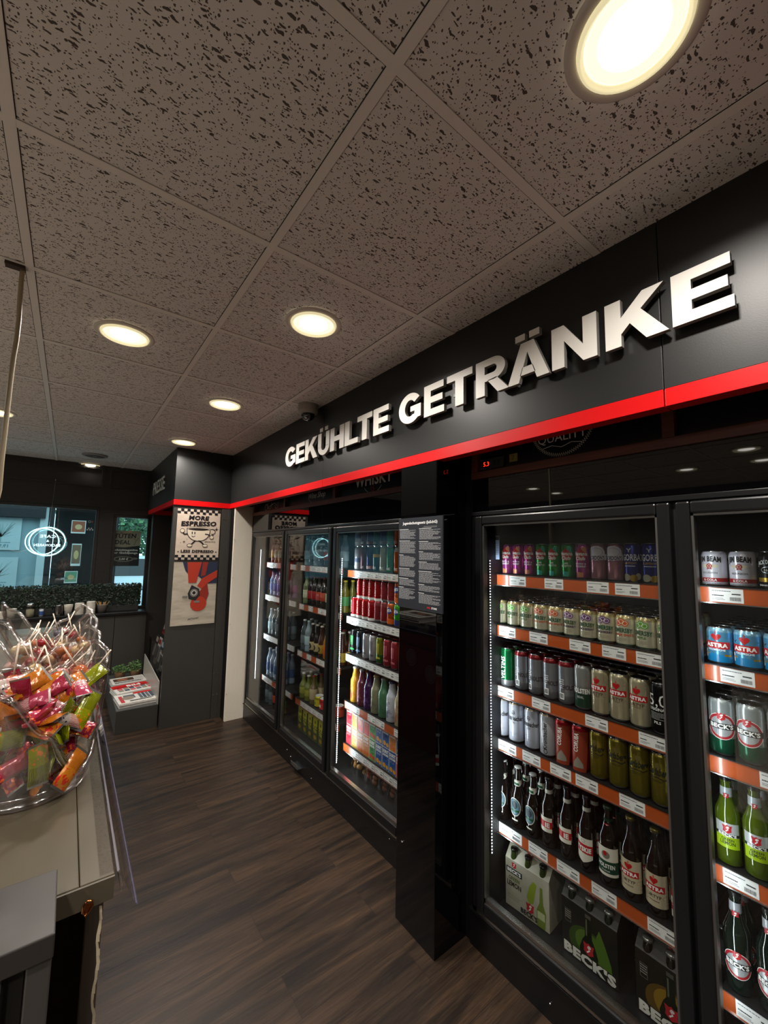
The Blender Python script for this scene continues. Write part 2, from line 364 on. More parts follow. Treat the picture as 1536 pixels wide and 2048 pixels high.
# far facade with its two windows
M_FAC = noisy('#2a2724', '#322e2b', 20, .38, stretch=(.4, 1, 6), name='dark_facade_panel')
g = G()
g.box(-3.8, 5.86, 2.09, 2.3, 6.0, H, M_FAC)                    # above the windows
g.box(.262, 5.86, .88, .405, 6.0, 2.09, M_FAC)                 # between them
g.box(.405, 5.86, 2.02, .80, 6.0, 2.09, M_FAC)
g.box(.80, 5.86, .0, 2.3, 6.0, 2.09, M_FAC)
g.box(-3.8, 5.86, .0, -1.9, 6.0, 2.09, M_FAC)
g.box(-1.9, 5.86, 0, .80, 6.0, .86, M_FAC)
# raised mouldings of the upper panels
def frame_yz(g, x0, z0, x1, z1, t, y0, y1, m):
    g.box(x0, y0, z0, x1, y1, z0 + t, m); g.box(x0, y0, z1 - t, x1, y1, z1, m); g.box(x0, y0, z0 + t, x0 + t, y1, z1 - t, m); g.box(x1 - t, y0, z0 + t, x1, y1, z1 - t, m)
frame_yz(g, -1.2, 2.33, .27, 2.56, .02, 5.845, 5.86, M_FAC)
frame_yz(g, .33, 2.33, .80, 2.56, .02, 5.845, 5.86, M_FAC)
struct(g.obj('wall_far'))
g = G(); g.box(-3.8, 5.66, 0, .477, 5.86, .855, M_PILLAR); g.box(.481, 5.66, 0, .795, 5.86, .855, M_PILLAR); struct(g.obj('baseboard_far', bev=.002))
M_LEDGE = C('#17181a', .3, name='black_ledge')
g = G(); g.box(-3.8, 5.62, .858, .795, 5.95, .885, M_LEDGE); struct(g.obj('window_sill', bev=.003))
for k, (x0, x1, z1) in enumerate(((-1.9, .262, 2.09), (.405, .80, 2.02))):
    g = G(); frame_yz(g, x0, .885, x1, z1, .035, 5.87, 5.92, M_FAC); o = struct(g.obj('window_%d' % (k + 1), bev=.003))
    g = G(); g.box(x0 + .03, 5.896, .915, x1 - .03, 5.902, z1 - .03, M_WINGLASS); g.obj('pane', o)

# grey column, its band and the anthracite header boards
M_NOTHING = None
g = G()
g.box(.762, 4.28, 0, 1.20, 4.325, 2.037, M_PILLAR)
g.box(1.203, 4.272, 0, 1.262, 4.325, 2.03, M_PILLAR); g.box(1.262, 4.262, 0, 1.288, 4.3, 2.03, M_PILLAR)
for z in (.22, .42, 1.13, 1.35, 1.93):
    for x in (1.215, 1.252): g.lathe([(0, 0), (.0045, 0), (.0045, .002), (0, .003)], M_STEEL, 8, (x, 4.268, z))
struct(g.obj('wall_column', bev=.002))
g = G(); g.box(1.19, 4.33, 0, 1.23, 5.86, H - .01, M_PILLAR); g.box(.80, 5.72, 0, 1.19, 5.86, H - .01, M_PILLAR)
g.box(.80, 5.712, 2.035, 1.19, 5.722, 2.088, M_RED); struct(g.obj('wall_recess'))
g = G(); g.box(1.29, 4.13, 0, 1.47, 4.16, 2.06, M_CREAM); g.box(1.288, 4.155, 0, 1.3, 4.27, 2.06, M_BLACK)
for z in (.25, .9, 1.35, 1.72): g.lathe([(0, 0), (.0045, 0), (.0045, .002), (0, .003)], M_STEEL, 8, (1.297, 4.128, z))
struct(g.obj('trim_2', bev=.0015))

def header(label, seg, z0=2.038, band=(2.038, 2.088)):
    o = empty('header_board', (seg[0], seg[1], z0))
    x0, y0, x1, y1 = seg
    g = G(); g.box(x0, y0, band[1], x1, y1, H - .001, M_FASCIA); g.obj('board', o, (-seg[0], -seg[1], -z0), bev=.0015)
    ex = .0015
    g = G(); g.box(x0 - ex, y0 - (ex if y0 > 4 else -.001), band[0], x1 + (0 if x1 > 1.2 else ex), y1 - .001, band[1], M_RED); g.obj('red_band', o, (-seg[0], -seg[1], -z0), bev=.001)
    return tag(o, label, 'sign board', 'anthracite header boards with a red lower band')
header('anthracite header board with red band at the right end, under the last letter', (1.28, -2.5, 1.33, .4065))
header('long anthracite header board behind the middle white letters above the doors', (1.28, .4085, 1.33, 2.345))
header('anthracite header board at the far left end, behind the first white letters', (1.28, 2.347, 1.33, 4.27))
o = empty('header_board', (.758, 4.27, 2.038)); off = (-.758, -4.27, -2.038)
g = G(); g.box(.758, 4.27, 2.088, 1.28, 4.30, H - .001, M_FASCIA); g.box(.758, 4.302, 2.088, .785, 5.858, H - .001, M_FASCIA); g.obj('board', o, off, bev=.0015)
g = G(); g.box(.7565, 4.2685, 2.038, 1.2785, 4.30, 2.088, M_RED); g.box(.7565, 4.30, 2.038, .785, 5.857, 2.088, M_RED); g.obj('red_band', o, off)
tag(o, 'anthracite corner header board on top of the grey column with posters', 'sign board', 'anthracite header boards with a red lower band')
g = G(); g.box(1.33, -2.5, H - .4, 2.2, 5.7, H - .02, M_INNER); struct(g.obj('trim_3'))

# raised letters
def ring_pts(cx, cz, ro, ri, a0, a1, n=18):
    out = [(cx + ro[0] * math.cos(R(a0 + (a1 - a0) * i / n)), cz + ro[1] * math.sin(R(a0 + (a1 - a0) * i / n))) for i in range(n + 1)]
    inn = [(cx + ri[0] * math.cos(R(a0 + (a1 - a0) * i / n)), cz + ri[1] * math.sin(R(a0 + (a1 - a0) * i / n))) for i in range(n + 1)]
    return [[out[i], out[i + 1], inn[i + 1], inn[i]] for i in range(n)]
Rr = lambda a, b, c, d: [(a, b), (c, b), (c, d), (a, d)]
GLY = {
 'G': (.88, [[(.45 + .45 * math.cos(R(a)), .5 + .51 * math.sin(R(a))) for a in range(36, 313, 6)] + [(.87, .13), (.87, .55), (.47, .55), (.47, .37), (.63, .37), (.63, .27)]
            + [(.45 + .2 * math.cos(R(a)), .5 + .28 * math.sin(R(a))) for a in range(300, 35, -6)]]),
 'E': (.76, [Rr(0, 0, .26, 1), Rr(.26, .79, .74, 1), Rr(.26, .4, .70, .6), Rr(.26, 0, .76, .21)]),
 'K': (.94, [Rr(0, 0, .26, 1), [(.26, .25), (.40, .42), (.64, 0), (.96, 0), (.57, .64), (.91, 1), (.60, 1), (.26, .60)]]),
 'U': (.85, [Rr(0, .36, .26, 1), Rr(.59, .36, .85, 1), Rr(.12, 1.07, .35, 1.24), Rr(.5, 1.07, .73, 1.24)] + ring_pts(.425, .38, (.425, .40), (.165, .18), 180, 360, 20)),
 'H': (.84, [Rr(0, 0, .26, 1), Rr(.58, 0, .84, 1), Rr(.26, .39, .58, .61)]),
 'L': (.72, [Rr(0, 0, .26, 1), Rr(.26, 0, .72, .21)]),
 'T': (.80, [Rr(0, .79, .80, 1), Rr(.27, 0, .53, .79)]),
 'R': (.90, [Rr(0, 0, .26, 1), Rr(.26, .8, .5, 1), Rr(.26, .38, .5, .58), [(.34, .40), (.60, .42), (.92, 0), (.62, 0)]] + ring_pts(.5, .69, (.33, .31), (.10, .11), -90, 90, 16)),
 'A': (.96, [[(0, 0), (.27, 0), (.48, .74), (.48, 1), (.33, 1)], [(.96, 0), (.63, 1), (.48, 1), (.48, .74), (.69, 0)], [(.3, .17), (.66, .17), (.6, .37), (.36, .37)], Rr(.2, 1.07, .43, 1.24), Rr(.53, 1.07, .76, 1.24)]),
 'N': (.86, [Rr(0, 0, .25, 1), Rr(.61, 0, .86, 1), [(.25, 1), (.25, .62), (.61, 0), (.61, .38)]]),
}
sg = empty('raised_lettering', (1.25, 1.55, 2.238))
LET = [('G', 2.868, 2.693), ('E', 2.685, 2.55), ('K', 2.543, 2.368), ('U', 2.359, 2.211), ('H', 2.2, 2.039), ('L', 2.03, 1.89), ('T', 1.897, 1.755), ('E', 1.742, 1.607), ('G', 1.527, 1.366), ('E', 1.346, 1.219), ('T', 1.202, 1.061), ('R', 1.043, .892), ('A', .893, .727), ('N', .717, .568), ('K', .543, .381), ('E', .369, .239)]
for ch, ya, yb in LET:
    wd, ps = GLY[ch]; s = (ya - yb) / wd; hgt = .1435; g = G()
    for p in ps:
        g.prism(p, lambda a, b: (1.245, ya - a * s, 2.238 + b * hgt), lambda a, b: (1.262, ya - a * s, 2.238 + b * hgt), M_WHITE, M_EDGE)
    g.box(1.262, ya + (yb - ya) * .2 - .006, 2.29, 1.28, ya + (yb - ya) * .2 + .006, 2.302, M_BLACK)
    o = g.obj('letter', sg, (-1.25, -1.55, -2.238))
tag(sg, 'white raised letters GEKÜHLTE GETRÄNKE standing off the anthracite header', 'sign')
# PRESSE on the side of the corner board
sg = empty('raised_lettering', (.745, 5.0, 2.24))
xs = 5.46
for ch in 'PRESSE':
    vs, fs, x0, x1 = text_geo(ch, .012); k = .15 / CAP; g = G()
    wv = (x1 - x0) * k * 1.15
    P = [(.741, xs - (x - x0) * k * 1.15, 2.24 + y * k) for x, y in vs]; Q = [(.750, p[1], p[2]) for p in P]
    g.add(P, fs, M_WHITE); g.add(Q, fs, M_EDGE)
    # side walls from the outline
    from collections import Counter
    ec = Counter(); 
    for f in fs:
        for i in range(len(f)): ec[tuple(sorted((f[i], f[(i + 1) % len(f)])))] += 1
    be = [e for e, c in ec.items() if c == 1]
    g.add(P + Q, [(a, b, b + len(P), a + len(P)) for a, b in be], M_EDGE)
    g.box(.75, xs - wv * .5 - .006, 2.29, .758, xs - wv * .5 + .006, 2.30, M_BLACK)
    g.obj('letter', sg, (-.745, -5.0, -2.24)); xs -= wv + .012
tag(sg, 'small white raised letters PRESSE on the side of the corner header', 'sign')

# ---------------------------------------------------------------- ceiling downlights
M_LAMPOUT = C((1.0, .93, .74), .5, emit=.75, name='diffuser_edge'); M_LAMP = C((1.0, .95, .86), .5, emit=7.0, name='lamp_diffuser')
M_LAMPRIM = C('#e9dcae', .35, emit=.6, name='lamp_rim')
M_LAMPTRIM = C('#d4ccc4', .45, name='lamp_trim')
g1 = G(); g1.lathe([(.118, 0), (.118, -.004), (.112, -.007), (.098, -.007), (.095, -.004)], M_LAMPTRIM, 48); lm1 = g1.mesh('trim_ring')
g2 = G(); g2.lathe([(.096, -.003), (.094, -.012), (.089, -.013), (.087, -.009), (.084, -.008), (.083, -.004)], M_LAMPRIM, 48); lm2 = g2.mesh('glass_rim')
g3 = G()
pr = [(.083, -.0045)] + [(.083 * (1 - i / 14), -.0045 - .002 * (i % 2) - .0001 * i) for i in range(1, 14)] + [(.0001, -.006)]
pr = [(a, b, M_LAMPOUT if a > .062 else M_LAMP) for a, b in pr]; g3.lathe(pr, M_LAMP, 48); lm3 = g3.mesh('diffuser')
def downlight(ix, iy, label, rotr=0):
    x = TX + .625 * ix + .3125; y = TY + .625 * iy + .3125
    o = empty('ceiling_light', (x, y, H)); tag(o, label, 'ceiling light', 'round downlights set in the ceiling tiles')
    for nme, me in (('trim_ring', lm1), ('glass_rim', lm2), ('diffuser', lm3)):
        c = bpy.data.objects.new(nme, me); COL.objects.link(c); c.parent = o; c.location.z = -.004
    light('downlight_glow', 'AREA', (x, y, H - .0135), LAMP_W, WARM, shape='DISK', size=.11, spread=R(150))
downlight(1, -1, 'large glowing round downlight at the top right, nearest the camera')
downlight(1, 1, 'glowing round downlight in the centre, above the first letters of the sign')
downlight(0, 2, 'round downlight left of centre with the cable hanging further left')
downlight(1, 3, 'small round downlight beyond the centre one, in the same row')
downlight(1, 5, 'small round downlight right above the black corner of the column')
downlight(0, 8, 'farthest small downlight, just before the dark window facade')
downlight(-1, 5, 'round downlight cut by the left picture edge behind the cable')
for n, (ix, iy) in enumerate(((-3, 0), (-4, 0), (-4, 1), (-2, 3), (-4, 4), (-5, 4), (-4, 6), (-5, 7), (-2, -2), (1, -3), (-1, -1), (-1, -3), (-3, -2))):  # last entries are unseen lamps added to bounce more light onto the ceiling
    downlight(ix, iy, 'round downlight over the rest of the shop, mirrored in the glass or added for light')
g = G(); g.lathe([(0, -.012), (.10, -.012), (.112, -.006), (.115, 0)], C('#8d8580', .5), 40); g.lathe([(.085, -.013), (.08, -.0145), (.02, -.0145)], C('#5f5a57', .8), 40)
tag(g.obj('ceiling_speaker', loc=(.15, 5.25, H - .003)), 'flat grey round ceiling speaker in front of the farthest downlight', 'speaker')

# dome camera
o = empty('dome_camera', (1.2, 2.43, H))
g = G(); g.lathe([(.066, -.001), (.066, -.045), (.062, -.055), (.050, -.064), (.046, -.064)], C('#9b948c', .4), 36); g.obj('housing', o)
g = G(); g.lathe([(.046, -.06), (.044, -.078), (.036, -.094), (.022, -.104), (.0001, -.108)], C('#0b0b0d', .05, coat=1), 36); g.obj('dome', o)
g = G(); g.lathe([(0, 0), (.012, 0), (.012, .006), (0, .008)], M_STEEL, 16, (-.022, -.022, -.1)); g.obj('lens', o)
tag(o, 'white dome security camera on the ceiling beside the header board', 'camera')

# cable hanging from the ceiling
cp = [(-0.198, 2.603), (-0.199, 2.541), (-0.197, 2.468), (-0.194, 2.397), (-0.194, 2.324), (-0.197, 2.259), (-0.198, 2.195), (-0.198, 2.132), (-0.198, 2.059), (-0.198, 1.982), (-0.198, 1.905), (-0.196, 1.805), (-0.216, 1.605), (-0.296, 1.355)]
o = empty('hanging_cable', (-.209, 1.84, H))
g = G(); g.tube([(x + .209, 0, z - H) for x, z in cp], .0072, C('#a3967c', .45), 8); g.obj('cord', o)
g = G(); g.box(-.035, -.016, -.014, .018, .014, 0, C('#3a2c22', .8)); g.obj('hook', o)
tag(o, 'beige cable hanging from a broken spot in the ceiling at the left', 'cable')

# ================================================================ drinks coolers
def barcode(A, x, z, w, h, m, L=3, seed=0):
    rg = random.Random(seed); p = 0
    while p < w:
        t = rg.uniform(.0004, .0012); A.rect(x + p, z, x + min(w, p + t), z + h, m, L); p += t + rg.uniform(.0005, .0012)
def price_rail(g, z, ya, yb, tags, m_rail, hh=.045):
    """rail on the front edge of a shelf, ya = far end (left), yb = near end; tags = list of (y far, y near)"""
    g.box(1.608, ya, z - hh, 1.618, yb, z + .003, m_rail)
    g.box(1.603, ya, z - hh - .003, 1.618, yb, z - hh, M_STEEL); g.box(1.605, ya, z + .002, 1.618, yb, z + .005, M_SHELF)
    A = Art()
    for i, (a, b) in enumerate(tags):
        A.rect(-a, z - hh + .003, -b, z, M_TAG, 1); w = a - b
        A.lines(-a + w * .06, z - .012, -a + w * .7, z - .004, 1, .0022, M_GREYINK, 2, i)
        A.lines(-a + w * .06, z - .026, -a + w * .42, z - .018, 1, .003, M_INK, 2, i + 3)
        A.rect(-a + w * .66, z - .018, -a + w * .92, z - .0145, M_INK, 2)
        barcode(A, -a + w * .6, z - .036, w * .32, .011, M_GREYINK, 2, i)
        A.lines(-a + w * .06, z - .036, -a + w * .45, z - .028, 2, .0014, M_GREYINK, 2, i + 9)
    g.art(A, lambda x, z_, L: (1.608 - L * .0004, -x, z_))
def cooler(name, label, ya, yb, doors, shelves, leds, floor_z=.15, signs=None, posts=()):
    """doors: (y far, y near); shelves: (z, ya, yb, tags, rail material)"""
    root = empty(name, (1.47, (ya + yb) / 2, 0)); off = (-1.47, -(ya + yb) / 2, 0)
    g = G()
    g.box(2.10, ya, .12, 2.14, yb, 1.95, M_INNER); g.box(1.50, ya, 1.80, 2.12, yb, 1.95, M_INNER)
    g.box(1.50, ya, .08, 2.12, yb, floor_z - .004, M_SHELF)
    g.box(1.50, ya, .12, 2.12, ya - .02, 1.8, M_INNER); g.box(1.50, yb, .12, 2.12, yb + .02, 1.8, M_INNER)
    g.obj('cabinet', root, off)
    g = G()                                                     # outer frame round all the doors
    g.box(1.452, ya, 1.795, 1.50, yb, 1.812, M_DOOR); g.box(1.456, ya, .145, 1.50, yb, .165, M_ALU)
    g.box(1.456, ya, .145, 1.50, ya - .02, 1.795, M_DOOR); g.box(1.456, yb, .145, 1.50, yb + .02, 1.795, M_DOOR)
    for a, b in zip(doors, doors[1:]): g.box(1.474, a[1] + .008, .165, 1.495, b[0] - .01, 1.795, M_INNER)
    g.obj('outer_frame', root, off, bev=.002)
    g = G(); g.box(1.46, ya + .02, 0, 1.485, yb, .145, M_BLACK); g.box(1.452, ya + .02, .138, 1.46, yb, .145, M_DOOR)
    for y, z in ((3.09, .09), (3.025, .065), (2.69, .05), (1.81, .12)) if ya > 2 else ((.9, .06),):
        g.lathe([(0, 0), (.004, 0), (.004, .004), (0, .005)], M_STEEL, 8, (1.457, y, z))
    g.obj('kick_board', root, off)
    g = G(); g.box(1.462, ya, 1.812, 1.50, yb, 1.962, M_GLOSS); g.obj('glossy_panel', root, off)
    g = G(); g.box(1.450, ya, 1.962, 1.50, yb, 1.995, M_WOODTRIM)
    for y in posts: g.box(1.452, y - .017, 1.995, 1.49, y + .017, 2.2, M_WOODTRIM)
    g.obj('wood_trim', root, off, bev=.002)
    g = G(); g.box(1.478, ya, 1.995, 1.50, yb, 2.2, M_BLACK)
    if signs: g.art(signs, lambda x, z, L: (1.478 - L * .0005, -x, z))
    g.obj('sign_panel', root, off)
    for i, (a, b) in enumerate(doors):
        d = empty('door', (0, (a + b) / 2 - (ya + yb) / 2, 0)); d.parent = root; do = (-1.47, -(a + b) / 2, 0)
        g = G(); t = .037; X0, X1 = 1.438, 1.474
        for (y0, z0, y1, z1) in ((a, .172, a - t, 1.79), (b + t, .172, b, 1.79), (a - t, 1.79 - t, b + t, 1.79), (a - t, .172, b + t, .172 + t + .01)):
            g.box(X0, y0, z0, X1, y1, z1, M_DOOR)
        g.obj('door_frame', d, do, bev=.006)
        g = G(); s = .006; ia, ib = a - t, b + t                # bright bead round the pane
        for (y0, z0, y1, z1) in ((ia, .22, ia - s, 1.753), (ib + s, .22, ib, 1.753), (ia, 1.753 - s, ib, 1.753), (ia, .219, ib, .235)):
            g.box(1.446, y0, z0, 1.470, y1, z1, M_ALU if z1 < .3 else C('#8a8a88', .3, .9))
        g.obj('bead', d, do)
        g = G(); g.box(1.4525, ia, .22, 1.4585, ib, 1.753, M_GLASS); g.obj('glass_pane', d, do)
    for (z, sa, sb, tags, mr) in shelves:
        s = empty('shelf', (.15, (sa + sb) / 2 - (ya + yb) / 2, z)); s.parent = root; so = (-1.62, -(sa + sb) / 2, -z)
        g = G(); g.box(1.618, sa, z - .014, 2.09, sb, z - .001, M_SHELF); g.obj('deck', s, so)
        g = G(); price_rail(g, z, sa, sb, tags, mr); g.obj('price_rail', s, so)
    for (y, z0, z1, pw) in leds:
        g = G(); g.box(1.539, y + .001, z0, 1.547, y + .006, z1, M_DOOR)
        n = int((z1 - z0) / .0125)
        for k in range(n): zc = z0 + (k + .5) * (z1 - z0) / n; g.box(1.541, y - .001, zc - .0022, 1.5452, y + .001, zc + .0022, M_LED if pw > .7 else M_LED2)
        g.obj('led_strip', root, off)
        light('cooler_light', 'AREA', (1.552, y - .002, (z0 + z1) / 2), LED_W * pw, (.86, .95, 1.0), shape='RECTANGLE', size=.008, size_y=z1 - z0,
              rot=(R(90), 0, R(-116)))
    tag(root, label, 'drinks cooler', 'built-in glass door coolers along the right wall')
    return root
def even_tags(a, b, w=.078, gap=.004, skip=()):
    out = []; y = a - .012; i = 0
    while y - w > b + .005:
        if i not in skip: out.append((y, y - w))
        y -= w + gap; i += 1
    return out
SG = Art()
mW = C('#dcd8d0', .6); mR = C('#9a2a22', .6)
SG.text('WHISKY', -2.06, 2.045, .075, mW, 1, .02); SG.text('15', -2.06, 2.003, .036, mR, 1); SG.ring(-2.06, 2.06, .1, .07, .003, mW, 1, 205, 335)
SG.text('Wine Shop', -2.80, 2.03, .045, mW, 1, 0, shear=.35); SG.ring(-2.8, 2.05, .13, .06, .002, mW, 1, 200, 260)
SG.ring(-3.72, 2.05, .05, .04, .003, mW); SG.ring(-3.80, 2.03, .035, .03, .003, mW); SG.line([(-3.78, 2.02), (-3.6, 2.06), (-3.55, 2.03)], .003, mW); SG.ring(-3.56, 2.05, .04, .045, .003, mW, 1, 200, 380)
M_WRAIL = C('#d9d7d2', .35, name='white_rail')
shA = []
for (z, tg) in ((1.500, ()), (1.180, (0,)), (.80, ()), (.405, ())): shA.append((z, 4.05, 3.36, even_tags(4.05, 3.36, skip=(3,)), M_ORANGE if z > 1.3 or z < .5 else M_WRAIL))
for (z, sk) in ((1.500, (1,)), (1.175, (1, 3)), (.79, (1, 3, 6)), (.40, (0,))): shA.append((z, 3.29, 2.60, even_tags(3.29, 2.60, skip=sk), M_ORANGE))
for (z, sk) in ((1.490, (0,)), (1.168, ()), (.908, ()), (.59, (2, 5)), (.31, (0,))): shA.append((z, 2.525, 1.75, even_tags(2.525, 1.75, w=.086, skip=sk), M_ORANGE if sk else M_WRAIL))
cooler('drinks_cooler', 'three-door drinks cooler beyond the black pillar, under the first word', 4.09, 1.66,
       [(4.05, 3.285), (3.255, 2.49), (2.46, 1.70)], shA, [(4.06, .37, 1.63, .8), (2.503, .2, 1.58, 1.3)], signs=SG, posts=(3.33, 2.49, 4.07))
SB = Art()
pts = [(-.82 + (.125 + .006 * math.cos(i * 22.5 * math.pi / 45 * 2)) * math.cos(R(180 + i * 2)), 2.135 + (.125 + .006 * math.cos(i * 22.5 * math.pi / 45 * 2)) * math.sin(R(180 + i * 2))) for i in range(91)]
SB.line(pts, .0035, mW); SB.text('QUALITY', -.82, 2.065, .035, mW, 1, .0); SB.line([(-.9, 2.045), (-.86, 2.052), (-.82, 2.04), (-.78, 2.052), (-.74, 2.045)], .002, mW)
T = dict(a=[(1.156, 1.072), (.982, .899), (.803, .721), (.699, .616)], b=[(1.216, 1.128), (1.058, .973), (.879, .796), (.753, .67), (.637, .554)],
         c=[(1.232, 1.141), (1.051, .967), (.824, .741), (.639, .555)], d=[(1.226, 1.132), (1.101, 1.016), (.973, .886), (.868, .784), (.71, .628)],
         e=[(1.226, 1.11), (1.078, .992), (.953, .863), (.818, .731), (.635, .551)])
shB = [(z, 1.25, .51, T[k], M_ORANGE) for z, k in ((1.527, 'a'), (1.296, 'b'), (1.027, 'c'), (.795, 'd'), (.445, 'e'))]
shB += [(1.532, .445, -.26, [(.416, .335), (.25, .17)], M_ORANGE), (1.294, .445, -.26, [(.402, .322), (.25, .17)], M_ORANGE), (1.024, .445, -.26, [(.326, .25)], M_ORANGE),
        (.715, .445, -.26, [(.424, .344), (.25, .17)], M_ORANGE), (.374, .445, -.26, [(.412, .33), (.25, .17)], M_ORANGE)]
cB = cooler('drinks_cooler', 'near drinks cooler with shelves on orange price rails, under the second word', 1.245, -.36,
       [(1.215, .46), (.446, -.31)], shB, [(1.214, .34, 1.60, .69), (.431, .34, 1.66, .36)], floor_z=.118, signs=SB, posts=(1.228, .458))
# temperature display
o = empty('thermostat', (1.478, 1.17, 2.03))
g = G(); g.box(1.468, 1.255, 2.003, 1.4778, 1.08, 2.052, C('#2d2b29', .5)); g.obj('case', o, (-1.478, -1.17, -2.03), bev=.003)
A = Art(); A.rect(-1.195, 2.012, -1.15, 2.045, M_GLOSS, 1); A.text('5.3', -1.172, 2.018, .02, C('#ff2a10', .5, emit=2.5), 2)
A.ell(-1.23, 2.026, .006, .006, C('#d03018', .4, emit=.5), 1); A.rect(-1.135, 2.016, -1.12, 2.04, C('#151515'), 1); A.rect(-1.112, 2.016, -1.1, 2.04, C('#151515'), 1)
g = G(); g.art(A, lambda x, z, L: (1.468 - L * .0005, -x, z)); g.obj('display', o, (-1.478, -1.17, -2.03))
tag(o, 'small temperature display with red digits under the header board', 'thermostat')
g = G(); g.box(1.476, 1.055, 2.018, 1.4774, 1.015, 2.052, C('#8a7a3c', .6)); A = Art(); A.line([(-1.045, 2.045), (-1.032, 2.045), (-1.04, 2.026)], .003, M_INK, 1); g.art(A, lambda x, z, L: (1.476 - L * .0004, -x, z))
tag(g.obj('paper_note'), 'small yellow note stuck beside the temperature display', 'note')
# silver pull handle on the kick board
g = G(); g.box(1.425, 2.955, .052, 1.459, 2.84, .058, M_STEEL); g.box(1.425, 2.955, .058, 1.43, 2.84, .078, M_STEEL)
tag(g.obj('pull_handle', bev=.001), 'short silver pull handle on the black kick board', 'handle')

# black pillar between the coolers
g = G(); g.box(1.282, 1.545, 0, 1.60, 1.297, 2.04, M_GLOSS); g.box(1.2805, 1.543, 1.80, 1.283, 1.30, 2.036, C('#060606', .3, spec=.08)); 
g.lathe([(0, 0), (.009, 0), (.007, .004), (0, .005)], C('#6f6f6f', .3, 1), 10, (1.281, 1.50, .34)); struct(g.obj('wall_pillar', bev=.002))
g = G(); g.box(1.47, 1.68, 0, 1.6, 1.545, 2.2, M_BLACK); g.box(1.47, 1.297, 0, 1.6, 1.24, 2.2, M_BLACK); struct(g.obj('trim_4'))
# youth protection notice
A = Art(); A.text('Jugendschutzgesetz (JuSchG)', -1.40, 1.757, .0125, C('#e8e8e8', .5), 1, .025, width=.235, shear=.0)
mt = C('#8d8f92', .6); mt2 = C('#c9cacb', .6)
A.rect(-1.37, 1.742, -1.285, 1.7435, mt, 1); A.rect(-1.38, 1.738, -1.285, 1.739, mt, 1)
rg = random.Random(5)
for cx0, cx1, z, zend, seed in ((-1.541, -1.424, 1.735, 1.41, 3), (-1.402, -1.262, 1.735, 1.40, 8)):
    while z > zend:
        A.rect(cx0, z - .0022, cx0 + rg.uniform(.03, .09), z, mt2, 1); z -= .0045; n = rg.randint(5, 13)
        n = min(n, int((z - zend) / .0042) + 1); A.lines(cx0 + .004, z - n * .0042, cx1, z, n, .0022, mt, 1, seed); z -= n * .0042 + .008; seed += 1
A.text('HRB', -1.345, 1.381, .008, C('#c01820', .5), 1, .03, align='l'); A.text('STORE', -1.317, 1.381, .008, C('#d8d8d8', .5), 1, .03, align='l')
g = G(); g.box(1.272, 1.548, 1.368, 1.279, 1.25, 1.787, C('#24272d', .4)); g.art(A, lambda x, z, L: (1.272 - L * .0004, -x, z))
tag(g.obj('notice_sign'), 'dark notice board with white youth protection law text on the black pillar', 'sign')

# ================================================================ products
class Kind:
    def __init__(s, name, parts):
        s.name = name; s.parts = [(n, g.mesh(n)) for n, g in parts]
        j = G()
        for n, g in parts:
            b = len(j.v); j.v += g.v
            for f, m, sm in zip(g.f, g.m, g.s): j.f.append([b + i for i in f]); j.m.append(j.mi(g.mats[m])); j.s.append(sm)
        s.j = j; s.jm = None
    def front(s, loc, rz, label, cat, group=None):
        o = empty(s.name, loc, rz)
        for n, me in s.parts: c = bpy.data.objects.new(n, me); COL.objects.link(c); c.parent = o
        return tag(o, label, cat, group)
    def back(s, loc, rz, label, cat, group=None):
        if s.jm is None: s.jm = s.j.mesh(s.name)
        o = bpy.data.objects.new(s.name, s.jm); COL.objects.link(o); o.location = loc; o.rotation_euler.z = rz
        return tag(o, label, cat, group)
M_LID = C('#b9babc', .22, 1, name='can_lid')
def can(r, h, bands, art=None, lid=M_LID, rough=.24, neck=None, metal=.55, name='drink_can'):
    """bands: [(z_from, colour)] bottom to top"""
    def mt(c): return C(c, rough, metal) if isinstance(c, str) else c
    g = G(); zs = [b[0] for b in bands]
    def at(z):
        m = bands[0][1]
        for b in bands:
            if z >= b[0] - 1e-6: m = b[1]
        return mt(m)
    prof = [(.0001, .004, M_LID), (r * .72, .003, M_LID), (r * .78, 0, M_LID), (r * .86, .003, M_LID), (r, .010)]
    for z in zs:
        if .0101 < z < h - .02: prof.append((r, z))
    prof += [(r, h - .015), (r * .93, h - .007), (r * .86, h - .0025)]
    prof = [(p[0], p[1], p[2] if len(p) > 2 else at(p[1])) for p in prof]
    g.lathe(prof, None, 26)
    if art: A = Art(step=.006); art(A); g.art(A, cyl(r))
    l = G(); l.lathe([(r * .86, h - .0025), (r * .875, h), (r * .845, h + .0005), (r * .82, h - .004), (r * .6, h - .0035), (.0001, h - .0035)], lid, 26)
    t = G(); t.box(-.006, -.012, h - .003, .006, .008, h - .0015, lid); t.lathe([(.002, h - .0015), (.002, h - .0005), (.0001, h - .0002)], lid, 8, (0, -.002, 0))
    return Kind(name, [('body', g), ('lid', l), ('pull_tab', t)])
WH = C('#ecebe6', .4); BK = C('#16161a', .4); RD = C('#b3141b', .35); GO = C('#c09a3a', .3, .6); DG = C('#0d5134', .35)
OFFW = C('#d9d4c6', .4); SILV = C('#b8bcc0', .3, .7); NAVY = C('#1b2a7a', .3)
def blur_lines(A, x0, z0, x1, z1, n, m, seed=1): A.lines(x0, z0, x1, z1, n, (z1 - z0) / n * .45, m, 1, seed)
